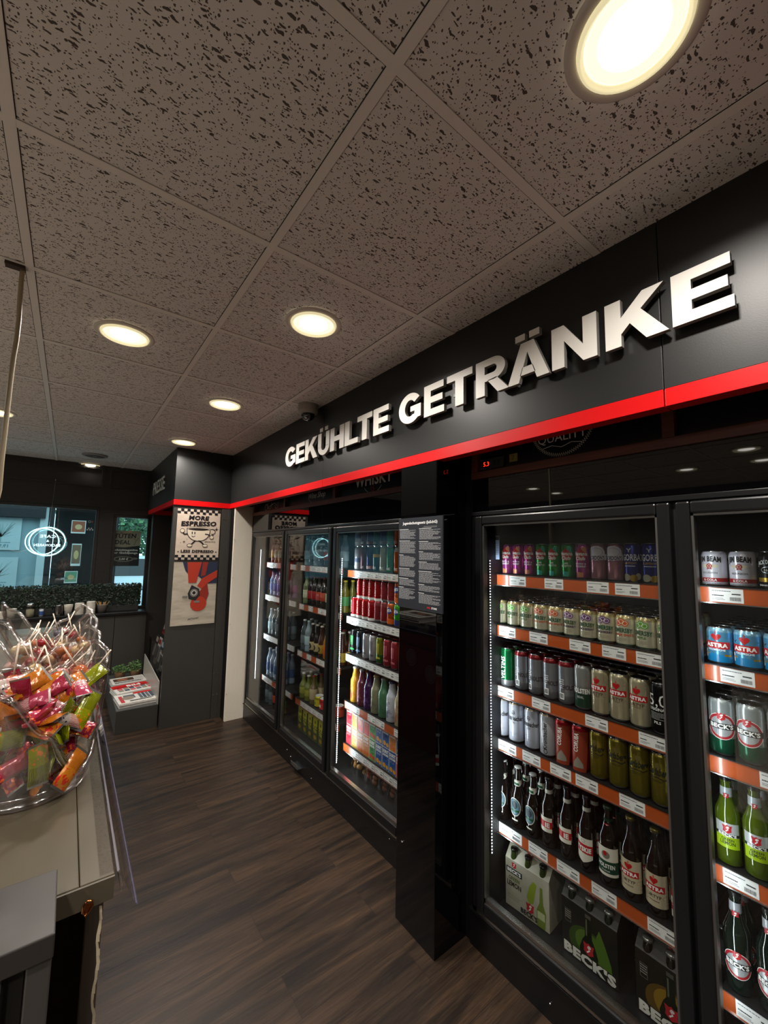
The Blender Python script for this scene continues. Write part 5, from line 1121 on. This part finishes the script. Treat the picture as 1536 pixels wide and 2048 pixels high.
lidstack(.247, 11, 'stack of white lids beside the tub of wooden stirrers')
lidstack(.142, 10, 'stack of white lids left of another stack, on the sill')
cups(.045, 2, 'white paper cups right beside the steel jug on the sill')
cups(-.415, 1, 'white paper cup at the left of the sill, left of the sugar shaker')
lidstack(-.50, 6, 'stack of white lids at the left edge, half behind the candy tub')
o = empty('stirrer_tub', (.352, 5.70, SZ)); g = G(); g.lathe([(.0001, .002), (.038, 0), (.050, .085), (.0515, .09), (.049, .09), (.046, .08), (.0001, .078)], C('#6a665f', .5), 24); g.obj('tub', o)
for i in range(14):
    a = rg.uniform(0, 6.28); lean = rg.uniform(.01, .05); g = G(); rr = .02
    g.tube([(rr * math.cos(a), rr * math.sin(a), .03), ((rr + lean) * math.cos(a), (rr + lean) * math.sin(a), .115 + rg.uniform(0, .015))], .0035, C('#b08a5c', .6), 4); g.obj('stirrer', o)
tag(o, 'grey tub holding wooden stirrers, rightmost on the sill', 'tub')
o = empty('steel_jug', (-.033, 5.70, SZ)); g = G(); g.lathe([(.0001, .001), (.040, 0), (.042, .006), (.038, .075), (.036, .10), (.038, .112), (.035, .112), (.034, .1), (.0001, .02)], C('#8a8886', .25, 1), 28); g.obj('jug', o)
g = G(); g.tube([(.035, -.01, .095), (.06, -.02, .095), (.066, -.022, .07), (.055, -.02, .04), (.036, -.01, .03)], .004, C('#1a1a1a', .4), 6); g.obj('handle', o)
tag(o, 'small steel milk jug with dark handle on the window sill', 'jug')
o = empty('sugar_shaker', (-.27, 5.70, SZ)); g = G(); g.lathe([(.0001, .001), (.036, 0), (.038, .01), (.036, .11), (.033, .118)], thin_glass((.8, .8, .75), name='jar_glass', f0=.08), 24); g.obj('glass_jar', o)
g = G(); g.lathe([(.0001, .004), (.033, .004), (.033, .078), (.0001, .086)], C('#b8b09c', .9), 20); g.obj('sugar', o)
g = G(); g.lathe([(.035, .112), (.035, .13), (.03, .142), (.0001, .146)], M_STEEL, 24); g.obj('lid', o); tag(o, 'glass sugar shaker with steel lid on the window sill', 'shaker')
g = G(); g.lathe([(.0001, 0), (.019, 0), (.019, .075), (.0001, .078)], C('#c4c8d0', .4), 18); g.lathe([(.0193, .015), (.0193, .055)], C('#3a5a98', .4), 18); tag(g.obj('salt_tin', loc=(-.178, 5.70, SZ)), 'small blue and white tin between the shaker and the jug', 'tin')

# neon ring sign in front of the window, read from behind
M_NEON = C((.45, .93, 1.0), .5, emit=6, name='neon_tube')
o = empty('neon_sign', (-.182, 5.63, 1.673)); off = (.182, -5.63, -1.673)
g = G(); g.tube([(-.182 + .148 * math.cos(R(a)), 5.63, 1.673 + .148 * math.sin(R(a))) for a in range(0, 360, 6)], .0036, M_NEON, 8, closed=True); g.obj('neon_ring', o, off)
g = G(); g.tube([(-.226 + .136 * math.cos(R(a)), 5.645, 1.673 + .138 * math.sin(R(a))) for a in range(0, 360, 6)], .0032, M_NEON, 8, closed=True); g.obj('neon_ring', o, off)
g = G(); g.lathe([(.135, 0), (.160, 0), (.160, .006), (.135, .006), (.135, 0)], M_ACRYL, 48); c = g.obj('acrylic_ring', o, (0, .02, 0)); c.rotation_euler = (R(90), 0, 0)
A = Art(); M_NEONT = C((.75, .97, 1.0), .5, emit=1.3)
A.text('CAFE', .0, .040, .032, M_NEONT, 1, .0, width=.13); A.text('&', 0, -.005, .026, M_NEONT, 1, .0); A.text('BACKWAREN', 0, -.052, .028, M_NEONT, 1, .0, width=.215)
g = G(); g.art(A, lambda x, z, L: (-x, .0 + .002, z)); g.obj('lettering', o)
g = G(); g.tube([(-.182, 5.63, 1.82), (-.17, 5.63, 2.12), (-.165, 5.63, 2.33)], .0012, M_STEEL, 5); g.ball((-.165, 5.63, 2.335), .006, M_STEEL); g.tube([(-.3, 5.63, 1.6), (-.4, 5.64, 1.56), (-.55, 5.64, 1.6), (-.62, 5.66, 1.72)], .0016, C('#c8d0d0', .4), 5); g.obj('wire', o, off)
tag(o, 'round cyan neon sign CAFE & BACKWAREN hanging before the window, mirrored', 'neon sign')

# ================================================================ outside the windows
g = G(); g.box(-12, 6.0, -.12, 14, 40, -.02, noisy('#8f979a', '#9fa7aa', 2, .8, name='paving')); struct(g.obj('pavement'))
M_TEAL = noisy('#7f9aa0', '#8fabb0', .8, .35, name='teal_wall'); 
g = G(); g.box(-6, 7.9, 0, -.30, 8.1, 3.2, M_TEAL); g.box(-.36, 7.86, 0, -.27, 8.1, 3.2, C('#b6c8ca', .4)); struct(g.obj('wall_outside'))
g = G(); g.box(-.27, 7.9, 2.3, .62, 8.1, 3.3, C('#15181b', .5)); frame_yz(g, -.27, .0, .40, 2.3, .07, 7.92, 8.0, C('#20262a', .4)); g.box(.40, 7.9, 0, .62, 8.1, 2.3, C('#11161b', .5)); struct(g.obj('door_1'))
g = G(); g.box(-.2, 8.3, 0, .62, 8.4, 2.3, C('#10181d', .6)); g.box(-6, 7.8, 2.03, -.3, 7.9, 2.235, C('#0e1418', .5)); g.box(-6, 7.8, 2.235, .6, 7.86, 2.45, C('#c8d8da', .5)); g.box(-.2, 7.955, .07, .33, 7.96, 2.23, M_WINGLASS); struct(g.obj('wall_doorway'))
def sheet(name, x0, z0, x1, z1, y, m, art, label, cat, mirror=False, grp=None):
    g = G(); g.box(x0, y, z0, x1, y + .004, z1, m); A = Art(); art(A, (x0 + x1) / 2, (z0 + z1) / 2, x1 - x0, z1 - z0)
    mx = (x0 + x1)
    g.art(A, (lambda x, z, L: (mx - x, y - .0008 * L, z)) if mirror else (lambda x, z, L: (x, y - .0008 * L, z))); return tag(g.obj(name), label, cat, grp)
def offer(A, cx, cz, w_, h_):
    rg = random.Random(int(cz * 100))
    for i in range(40): A.line([(cx, cz - h_ * .1), (cx + rg.uniform(-.35, .35) * w_, cz + rg.uniform(-.05, .42) * h_)], .004, C('#7d9896'), 1)
    A.line([(cx, cz - h_ * .25), (cx, cz)], .014, C('#7d9896'), 1); A.text('19,95€', cx, cz - h_ * .42, h_ * .1, C('#54767c'), 1, .02); blur_lines(A, cx - w_ * .25, cz - h_ * .3, cx + w_ * .25, cz - h_ * .24, 1, C('#6a8a8e'))
sheet('offer_poster', -.98, 1.56, -.56, 2.02, 7.88, C('#a9c0c2', .6), offer, 'pale offer poster with a tree and mirrored price, upper one beyond the window', 'poster', True, 'pale offer posters beyond the window')
sheet('offer_poster', -.98, 1.0, -.56, 1.46, 7.88, C('#a9c0c2', .6), offer, 'pale offer poster with a tree, lower one beyond the window, above the hedge', 'poster', True, 'pale offer posters beyond the window')
fd = [('#8a4a30', .10, 1.93, .18, .2), ('#6f5a44', .10, 1.50, .12, .34), ('#5a8a6c', .06, 1.16, .16, .18)]
for i, (c_, x, z, w_, h_) in enumerate(fd):
    sheet('food_poster', x - w_ / 2, z - h_ / 2, x + w_ / 2, z + h_ / 2, 7.949, C('#cbd2cc', .6), lambda A, cx, cz, a, b, c_=c_: (A.rect(cx - a * .45, cz - b * .4, cx + a * .45, cz + b * .45, C(c_, .6), 1), A.ell(cx, cz, a * .25, b * .2, C('#b8a070', .6), 2)), ('red-brown food poster, top one in the dark doorway outside', 'tall brown food poster in the dark doorway outside', 'green and white notice low in the dark doorway outside')[i], 'poster')
sheet('sticker', .155, 1.895, .215, 1.94, 5.893, C('#22292c', .5), lambda A, cx, cz, a, b: (A.ring(cx - .012, cz, .014, .014, .005, C('#9ab0b4'), 1), A.ell(cx + .014, cz, .01, .012, C('#7a5040'), 1)), 'small dark sticker with a ring at the top of the large window', 'sticker')
sheet('sticker', .15, 1.81, .213, 1.85, 5.893, C('#1d2224', .5), lambda A, cx, cz, a, b: [A.rect(cx - .03 + .0125 * i, cz - .015 + .016 * ((i + j) % 2) , cx - .0175 + .0125 * i, cz + .001 + .016 * ((i + j) % 2), C('#c8ccd0'), 1) for i in range(5) for j in (0,)], 'small black and white checked sticker below the ring sticker', 'sticker')
sheet('door_sign', -.1, .99 + .12, .13, 1.135 + .03, 7.949, C('#10161a', .5), lambda A, cx, cz, a, b: A.text('ZIEHEN', cx, cz - .014, .03, C('#b8c4c8'), 1, .03), 'dark door sign with mirrored white word above the hedge', 'sign', True)
def tut(A, cx, cz, w_, h_):
    A.rect(cx - w_ / 2, cz + .02, cx + w_ / 2, cz + h_ / 2, C('#b3aa94', .7), 1); A.poly([(cx - w_ / 2, cz - h_ / 2), (cx + w_ / 2, cz - h_ / 2), (cx + w_ / 2, cz + .035), (cx, cz + .012), (cx - w_ / 2, cz + .02)], C('#23282a', .6), 2)
    A.text('TÜTEN', cx + .0, cz + .125, .055, BK, 2, .03, width=.23, shear=.1, rot=2); A.text('DEAL', cx - .02, cz + .05, .05, BK, 2, .03, width=.16, shear=.1)
    A.text('Nachmittagstüte', cx, cz - .03, .022, WH, 3, .05, width=.29); A.text('10er Goldjungs', cx, cz - .065, .022, WH, 3, .05, width=.29); blur_lines(A, cx - .14, cz - .082, cx + .13, cz - .072, 1, WH)
    A.ell(cx - .0, cz - .13, .11, .032, C('#8d8d80', .6), 3); A.ell(cx - .0, cz - .13, .085, .025, C('#1c1f20', .6), 4); A.text('3,00 €', cx - .0, cz - .142, .026, WH, 5, .03, shear=.15); A.ell(cx + .12, cz - .125, .03, .012, C('#8d8d80'), 3)
    A.line([(cx + .1, cz + .04), (cx + .12, cz + .1), (cx + .09, cz + .12)], .005, C('#5a5a52'), 2); A.line([(cx + .12, cz + .1), (cx + .15, cz + .13)], .005, C('#5a5a52'), 2)
sheet('deal_poster', .375, 1.40, .705, 1.83, 5.93, C('#b3aa94', .7), tut, 'poster TÜTEN DEAL with dark lower half hanging in the narrow window', 'poster')
# street beyond the narrow window: tree, parked car, bistro table
def tree(x, y, s, label):
    rg = random.Random(int(x * 10)); o = empty('street_tree', (x, y, 0)); g = G(); g.tube([(0, 0, 0), (.1, 0, 1.5 * s), (0, .1, 2.6 * s)], [.14 * s, .1 * s, .06 * s], C('#3b3029', .9), 8); g.obj('trunk', o)
    g = G(); ms = [C(c, .7) for c in ('#2f5238', '#426b48', '#5a8458', '#22402c')]
    for i in range(2600):
        v = Vector((rg.gauss(0, 1), rg.gauss(0, 1), rg.gauss(0, 1))).normalized() * rg.uniform(.6, 1) ** .5 * 1.5 * s + Vector((0, 0, 2.9 * s)); u = Vector((rg.uniform(-1, 1), rg.uniform(-1, 1), rg.uniform(-1, 1))).normalized() * .09 * s; p = u.orthogonal() * .6
        g.add([v - u, v + p, v + u, v - p], [(0, 1, 2, 3)], rg.choice(ms))
    g.obj('foliage', o); tag(o, label, 'tree', 'street trees beyond the narrow window')
tree(2.3, 15.5, .95, 'green street tree beyond the narrow window, right of the deal poster'); tree(1.2, 19, 1.2, 'green street tree farther off, mostly behind the deal poster')
o = empty('parked_car', (1.25, 11.6, 0), R(8)); g = G()
car = [(-2.1, .25), (2.1, .25), (2.15, .6), (1.95, .85), (1.1, .98), (.45, 1.42), (-.9, 1.45), (-1.6, 1.0), (-2.1, .9)]
g.prism(car, lambda a, b: (a, -.8, b), lambda a, b: (a, .8, b), C('#c9d3d8', .25, .2)); g.obj('car_body', o, bev=.06)
g = G(); g.prism([(1.0, .98), (.42, 1.37), (-.85, 1.39), (-1.45, 1.02)], lambda a, b: (a, -.815, b), lambda a, b: (a, .815, b), C('#12181c', .1)); g.obj('side_glass', o)
for x in (-1.35, 1.35):
    for y in (-.78, .78): g = G(); g.lathe([(.0001, -.1), (.2, -.1), (.32, -.09), (.33, 0), (.32, .09), (.2, .1), (.0001, .1)], C('#15171a', .7), 24); c = g.obj('wheel', o, (x, y, .33)); c.rotation_euler = (R(90), 0, 0)
tag(o, 'pale parked car on the street beyond the narrow window', 'car')
o = empty('bistro_table', (.98, 7.6, 0)); g = G(); g.lathe([(.0001, .98), (.28, .98), (.29, .99), (.28, 1.0), (.0001, 1.0)], C('#1c2023', .4), 30); g.obj('table_top', o)
for a in (20, 110, 200, 290): g = G(); g.tube([(.05 * math.cos(R(a)), .05 * math.sin(R(a)), .98), (.24 * math.cos(R(a)), .24 * math.sin(R(a)), -.02)], .012, C('#1c2023', .4), 6); g.obj('leg', o)
tag(o, 'dark standing table on thin legs outside the narrow window', 'table')

# ================================================================ sales counter in the left foreground
CZ = 1.023
M_CTR = noisy('#403a2d', '#464033', 5, .32, name='beige_laminate', spec=.5)
o = empty('sales_counter', (-.2, 2.6, 0)); off = (.2, -2.6, 0)
g = G(); g.box(-.62, .95, CZ - .008, .0595, 4.0, CZ, M_CTR); g.box(.0605, .95, CZ - .008, .1125, 4.0, CZ, M_CTR); g.obj('worktop', o, off, bev=.0015)
g = G(); g.box(-.62, .945, CZ - .04, .1125, .95, CZ - .002, C('#453e32', .4)); g.box(.108, .95, CZ - .04, .1130, 4.0, CZ - .009, C('#453e32', .4)); g.obj('edge_trim', o, off)
M_CRED = C('#6a0f14', .35)
g = G(); g.box(.03, 1.30, 0, .098, 4.0, CZ - .04, M_CRED); g.box(-.62, 1.9, 0, .03, 4.0, CZ - .04, C('#1c1816', .6)); g.obj('front_panel', o, off)
g = G()
for i in range(7): 
    for j in range(2): g.lathe([(.0001, .001), (.05, .001), (.05, 0)], C('#8a6a68', .5), 20, (0, 0, 0)) if 0 else None
A = Art()
for i in range(9): A.ell(-1.6 - .24 * i, .62 + .09 * (i % 2), .05, .06, C('#7d5a5a', .5), 1); A.ring(-1.6 - .24 * i, .62 + .09 * (i % 2), .062, .072, .006, C('#a08080', .5), 1)
g.art(A, lambda x, z, L: (.098 + .0006 * L, -x, z)); g.obj('panel_print', o, off)
tag(o, 'beige sales counter in the left foreground carrying the candy tubs', 'counter')
# clear price profile on the counter edge
o = empty('price_holder', (.12, 2.4, CZ)); off = (-.12, -2.4, -CZ)
g = G()
def sheetg(P, y0, y1, m, t=.0012):
    for (a, b), (c, d) in zip(P, P[1:]):
        n = Vector((-(d - b), c - a)).normalized() * t
        g.prism([(a, b), (c, d), (c + n.x, d + n.y), (a + n.x, b + n.y)], lambda u, v: (u, y0, v), lambda u, v: (u, y1, v), m)
sheetg([(.090, CZ + .001), (.114, CZ + .001), (.117, CZ - .004)], .955, 3.9, M_ACRYL); sheetg([(.117, CZ - .002), (.124, CZ - .038)], .955, 3.9, M_ACRYLEDGE)
g.obj('clip_profile', o, off)
g = G(); sheetg([(.117, CZ + .004), (.129, CZ - .02), (.150, CZ - .066)], .945, 3.9, M_ACRYL, .0015); sheetg([(.1495, CZ - .064), (.152, CZ - .068)], .944, 3.9, C('#5a5870', .25), .0015); sheetg([(.1165, CZ + .0035), (.1195, CZ + .0055)], .944, 3.9, C('#66646c', .2), .0012); g.obj('clear_flap', o, off)
g = G(); sheetg([(.121, CZ - .012), (.127, CZ - .048)], .965, 1.06, C('#a9a49c', .6), .0006); sheetg([(.123, CZ - .012), (.129, CZ - .045)], .975, 1.10, C('#b8b4ac', .6), .0006); g.obj('paper_insert', o, off)
tag(o, 'clear plastic price holder running along the counter edge', 'price holder')
# grey till cabinet at the near end
o = empty('till_cabinet', (-.3, .86, 0)); off = (.3, -.86, 0)
g = G(); g.box(-.75, .795, 1.037, .026, .945, 1.070, C('#25221f', .45)); g.obj('top_plate', o, off, bev=.002)
g = G(); g.box(-.004, .80, .0, .0245, .94, 1.037, C('#34322f', .45)); g.obj('side_panel', o, off, bev=.002)
g = G(); g.box(-.75, .86, 0, -.006, .93, 1.035, C('#2e2d2b', .5)); g.box(-.1, .83, .0, -.03, .86, 1.03, C('#3a3835', .5)); g.obj('door_panel', o, off)
tag(o, 'grey cabinet with a light top plate at the lower left edge', 'cabinet')
# torn cardboard box under the counter and its contents
o = empty('cardboard_box', (.06, 1.1, .4)); off = (-.06, -1.1, -.4)
M_CARD = noisy('#3a2a1e', '#4a3626', 12, .85, name='brown_card')
g = G(); rgx = random.Random(4)
top = [(.955 + .009 * i, .985 - .0 * i) for i in range(1)]
n = 70
ev = [(.093 + .0015 * math.sin(i * .9) + rgx.uniform(-.0012, .0012), .975 - .012 * i) for i in range(n)]
for (x0, z0), (x1, z1) in zip(ev, ev[1:]):
    g.add([(x0, .952, z0), (x0 + .0035 + rgx.uniform(0, .002), .950, z0), (x1 + .0035 + rgx.uniform(0, .002), .950, z1), (x1, .952, z1)], [(0, 1, 2, 3)], C('#b9ab90', .8))
g.obj('torn_edge', o, off)
g = G(); g.box(.096, .953, .14, .0985, 1.27, .978, M_CARD); g.box(.03, 1.27, .14, .096, 1.272, .978, M_CARD); g.obj('side_wall', o, off)
g = G(); g.prism([(.03, .70), (.095, .735), (.095, .14), (.03, .14)], lambda a, b: (a, .956, b), lambda a, b: (a, .96, b), noisy('#4c3d2c', '#5a4936', 9, .85, name='card_flap')); g.obj('flap', o, off)
tag(o, 'brown cardboard box with a torn pale edge under the counter', 'box')
g = G(); g.tube([(.071, .937, .978), (.076, .935, .985), (.080, .934, .993), (.079, .934, 1.001), (.073, .935, 1.003), (.068, .936, .997), (.067, .937, .985)], .0022, C('#c07a48', .2, 1), 6, closed=True); g.add([(.070, .936, .98), (.078, .935, .985), (.079, .934, .998), (.07, .935, .999)], [(0, 1, 2, 3)], C('#b06a3c', .25, 1))
tag(g.obj('copper_tag'), 'small shiny copper tag under the counter edge', 'tag')
g = G(); g.lathe([(.0001, 0), (.030, 0), (.032, .006), (.031, .012), (.033, .02), (.033, .10), (.02, .11)], C('#1f4a48', .08, coat=1), 24); tag(g.obj('teal_jar', loc=(-.098, .87, 1.070)), 'teal glass jar at the extreme left edge on the grey cabinet', 'jar')

# ---- clear candy tubs
CP = [(-35, .035), (-5, .06), (22, .30), (42, .318), (70, .25), (100, .19), (135, .20), (165, .29), (190, .36), (225, .33), (250, .255), (280, .16), (305, .07), (325, .035)]
def rim_h(deg):
    d = (deg + 35) % 360 - 35
    for (a, h0), (b, h1) in zip(CP, CP[1:]):
        if a <= d <= b: t = (d - a) / (b - a); t = t * t * (3 - 2 * t); return h0 + (h1 - h0) * t
    return CP[0][1]
R0 = .119
def rad(z): return R0 + .13 * z
def tub_meshes():
    w_ = G(); n = 120; m = 12
    w_.grid(lambda u, v: ((rad(rim_h(360 * u) * v)) * math.cos(2 * math.pi * u), (rad(rim_h(360 * u) * v)) * math.sin(2 * math.pi * u), .006 + rim_h(360 * u) * v), n, m, M_ACRYL)
    w_.grid(lambda u, v: ((rad(rim_h(360 * u) * v) - .003) * math.cos(2 * math.pi * u), (rad(rim_h(360 * u) * v) - .003) * math.sin(2 * math.pi * u), .006 + rim_h(360 * u) * v), n, m, M_ACRYL)
    r_ = G(); P = [((rad(rim_h(360 * i / n)) - .0015) * math.cos(2 * math.pi * i / n), (rad(rim_h(360 * i / n)) - .0015) * math.sin(2 * math.pi * i / n), .006 + rim_h(360 * i / n)) for i in range(n)]
    r_.tube(P, .0062, M_ACRYLEDGE, 8, closed=True)
    b_ = G(); b_.lathe([(.0001, .004), (R0 - .01, .004), (R0 - .004, .0), (R0, .001), (R0 + .001, .006), (R0 - .001, .012), (R0 - .004, .014)], M_ACRYLEDGE, 60); b_.lathe([(R0 - .002, .022), (R0 + .0035, .025), (R0, .029)], M_ACRYLEDGE, 60)
    return w_.mesh('wall'), r_.mesh('rim'), b_.mesh('base')
TW, TR, TB = tub_meshes()
def tub(x, y, label, rz=0):
    o = empty('candy_tub', (x, y, CZ), R(rz)); tag(o, label, 'candy tub', 'clear candy tubs in a row on the counter')
    for nme, me in (('wall', TW), ('rim', TR), ('base', TB)): c = bpy.data.objects.new(nme, me); COL.objects.link(c); c.parent = o
    return o
TY0 = 1.40
TUBS = [(-.035, 1.40), (-.035, 1.69), (-.035, 2.03), (-.035, 2.33)]
tub(*TUBS[0], 'nearest clear candy tub, full of yellow, red and orange sachets')
tub(*TUBS[1], 'second clear candy tub from the camera, with lollipops', 4)
tub(*TUBS[2], 'third clear candy tub from the camera, with lollipop sticks poking up', -3)
tub(*TUBS[3], 'farthest clear candy tub on the counter', 3)
M_CRIMP = C('#a9a8a2', .25, .7)
def sachet(L_, W_, T_, mat, seed):
    L_ *= 1.25; W_ *= 1.25; T_ *= 1.15
    rg = random.Random(seed); g = G(); bend = rg.uniform(-.25, .25); tw = rg.uniform(-.5, .5)
    def fn(side):
        def f(u, v):
            x = (u - .5) * L_; y = (v - .5) * W_; e = max(0, min(1, min(u, 1 - u) * 6 - .5)); th = T_ * (e ** .6) * (1 - (2 * v - 1) ** 2) ** .5 * side
            th += .0012 * math.sin(40 * u + seed) * math.cos(17 * v + seed) * e
            z = th + bend * x * x * 9; a = tw * x / L_; return (x, y * math.cos(a) - z * math.sin(a), y * math.sin(a) + z * math.cos(a))
        return f
    for side in (1, -1):
        vs = [fn(side)(i / 18, j / 8) for j in range(9) for i in range(19)]
        body = []; ends = []
        for j in range(8):
            for i in range(18):
                q = (j * 19 + i, j * 19 + i + 1, (j + 1) * 19 + i + 1, (j + 1) * 19 + i); (ends if i < 1 or i > 16 else body).append(q)
        g.add(vs, body, mat, True); g.add(vs, ends, M_CRIMP, False)
    return g.mesh('candy_sachet')
W_Y = wrapper_mat('#858a0c', '#3c4208', '#d87818'); W_P = wrapper_mat('#96203a', '#7c1428', '#e0602c'); W_O = wrapper_mat('#b06a14', '#8a3c10', '#b8281c'); W_S = wrapper_mat('#b0a298', '#b03838', '#242848'); W_K = wrapper_mat('#963048', '#c8c0b8', None)
SA = [(sachet(.078, .032, .007, W_Y, 1), 'yellow-green'), (sachet(.074, .030, .008, W_P, 2), 'raspberry red'), (sachet(.074, .034, .006, W_O, 3), 'orange and yellow'), (sachet(.07, .026, .008, W_S, 4), 'striped white and red'), (sachet(.068, .028, .008, W_K, 5), 'pink'), (sachet(.072, .032, .007, W_Y, 6), 'yellow-green')]
rg = random.Random(21)
tx, ty = TUBS[0]
def put(me, loc, rot, label, cat, name, grp): 
    o = bpy.data.objects.new(name, me); COL.objects.link(o); o.location = loc; o.rotation_euler = rot; return tag(o, label, cat, grp)
# the sachets one can single out, then the rest of the heap
SP = [(0, (.066, 1.345, 1.205), (R(68), R(-52), R(40)), 'long yellow-green sachet leaning against the right wall of the nearest tub'),
      (0, (.070, 1.42, 1.262), (R(40), R(-35), R(20)), 'folded yellow-green sachet at the upper right of the nearest tub'),
      (0, (-.088, 1.285, 1.185), (R(75), R(8), R(25)), 'yellow-green sachet at the left edge, lower in the nearest tub'),
      (0, (-.018, 1.285, 1.115), (R(80), R(86), R(15)), 'upright yellow sachet low in the nearest tub, above the base'),
      (1, (-.02, 1.31, 1.215), (R(60), R(6), R(20)), 'large raspberry red sachet in the middle of the nearest tub'),
      (1, (.032, 1.38, 1.232), (R(55), R(80), R(30)), 'bright pink-red sachet standing in the upper middle of the nearest tub'),
      (2, (-.055, 1.36, 1.285), (R(55), R(-22), R(30)), 'orange and yellow sachet on top at the left of the nearest tub'),
      (2, (-.012, 1.37, 1.268), (R(50), R(-26), R(25)), 'dark orange sachet on top in the middle of the nearest tub'),
      (2, (.022, 1.40, 1.262), (R(35), R(-16), R(20)), 'flat orange sachet behind the pink one in the nearest tub'),
      (2, (-.10, 1.30, 1.245), (R(70), R(40), R(30)), 'orange sachet at the left edge of the nearest tub'),
      (2, (.045, 1.295, 1.085), (R(80), R(-42), R(45)), 'orange sachet with a round emblem at the bottom of the nearest tub'),
      (3, (.03, 1.325, 1.195), (R(60), R(30), R(30)), 'striped white and red sachet right of the middle in the nearest tub'),
      (3, (-.095, 1.36, 1.29), (R(50), R(-8), R(20)), 'striped sachet on top at the left edge of the nearest tub'),
      (1, (-.075, 1.29, 1.115), (R(75), R(-20), R(15)), 'raspberry red sachet low at the left of the nearest tub')]
for k, loc, rot, lb in SP: put(SA[k][0], loc, rot, lb, 'candy', 'candy_sachet', 'sachets in the nearest tub')
for i in range(110):
    z = .02 + .225 * (i / 110) ** .9; a = rg.uniform(0, 6.283); rr = (rad(z) - .048) * math.sqrt(rg.random() if i % 3 else .75 + .25 * rg.random())
    if z > .06 and rr * math.cos(a) > .03 and rr * math.sin(a) < -.04 and z > .2: continue
    k = rg.choice((0, 1, 1, 2, 3, 4, 4, 5))
    put(SA[k][0], (tx + rr * math.cos(a), ty + rr * math.sin(a), CZ + z), (rg.uniform(-1.2, 1.2), rg.uniform(-1.1, 1.1), rg.uniform(0, 6.28)), SA[k][1] + ' sachet somewhere in the heap inside the nearest tub', 'candy', 'candy_sachet', '%s sachets heaped in the nearest tub' % SA[k][1])
# lollipops
def lolly(cw, seed, Ls=.085):
    rg = random.Random(seed); h = G(); h.ball((0, 0, 0), .019, cw, 14, 9, (1, 1, .9))
    def wrapf(u, v): a = 2 * math.pi * u; r_ = .020 + .004 * abs(math.sin(4 * a)) * v + .010 * v * v; return (r_ * math.cos(a) * (1 - .65 * v), r_ * math.sin(a) * (1 - .65 * v), .004 + .024 * v)
    h.grid(wrapf, 24, 4, thin_glass((.92, .88, .84), f0=.15, rough=.1, name='clear_wrap') if seed == 1 else WRAP[0]); s = G(); s.tube([(0, 0, .01), (0, 0, .012 + Ls)], .0021, C('#d2c2b0', .6), 8)
    return Kind('lollipop', [('candy_head', h), ('stick', s)])
WRAP = [thin_glass((.92, .88, .84), f0=.15, rough=.1, name='clear_wrap')]
LC = [('cream', noisy('#c8b48c', '#b89c70', 40, .3, name='toffee_cream')), ('red', C('#8c1420', .2, coat=1)), ('orange', C('#b8602c', .2, coat=1)), ('pink', noisy('#b85a68', '#d8c0b8', 60, .3, name='pink_swirl')), ('dark blue', noisy('#1c2438', '#5a6478', 70, .3, name='blue_print')), ('green', C('#4a5a20', .2, coat=1))]
LK = [lolly(m, i + 2) for i, (n_, m) in enumerate(LC)]
cnt = 0
for ti, (n, zt) in enumerate(((0, 0), (11, .215), (15, .235), (9, .225))):
    if not ti: continue
    bx, by = TUBS[ti]
    for i in range(n):
        a = 2.399 * i; rr = (rad(zt) - .028) * math.sqrt((i + .5) / n); k = (rg.choice((0, 0, 0, 3, 2, 1)), rg.choice((0, 0, 0, 1, 3, 2)), rg.choice((1, 1, 2, 5, 4)))[ti - 1]
        rot = (rg.uniform(-.75, .75), rg.uniform(-.75, .75), rg.uniform(0, 6.28)); z = zt - .05 * rg.random() - .12 * (rr / .14) ** 4 * .3
        place = ('second', 'third', 'farthest')[ti - 1]
        LK[k].front((bx + rr * math.cos(a), by + rr * math.sin(a), CZ + z), 0, '%s lollipop with a white stick among the others in the %s tub' % (LC[k][0], place), 'lollipop', '%s lollipops in the %s tub' % (LC[k][0], place)).rotation_euler = rot
    for i in range(26):
        a = rg.uniform(0, 6.28); z = .02 + .15 * rg.random(); rr = (rad(z) - .03) * math.sqrt(rg.random()); k = rg.choice((1, 2, 3, 4))
        put(SA[k][0], (bx + rr * math.cos(a), by + rr * math.sin(a), CZ + z), (rg.uniform(-1.2, 1.2), rg.uniform(-1.1, 1.1), rg.uniform(0, 6.28)), '%s sachet under the lollipops in the %s tub' % (SA[k][1], place), 'candy', 'candy_sachet', '%s sachets in the %s tub' % (SA[k][1], place))
# lollipops lying on the sachets of the nearest tub
for i, (x, y, z, rx, ry, k) in enumerate(((-.045, 1.46, 1.275, 1.0, .6, 4), (.01, 1.47, 1.27, -.6, .9, 3), (.05, 1.465, 1.275, .2, -.5, 2), (.075, 1.46, 1.26, .5, .5, 3), (-.09, 1.47, 1.27, .1, .05, 2))):
    LK[k].front((x, y, z), 0, '%s lollipop, %s from the left at the back of the nearest tub' % (LC[k][0], ORD[i]), 'lollipop', 'lollipops at the back of the nearest tub').rotation_euler = (rx, ry, 0)
# newspapers farther along the counter, seen mirrored in the black pillar
o = newspaper((.0, 2.85, CZ), 90, .38, .28, .05, 2, 'newspaper stack on the counter beyond the candy tubs, mirrored in the black pillar'); o['group'] = 'newspapers on the counter'
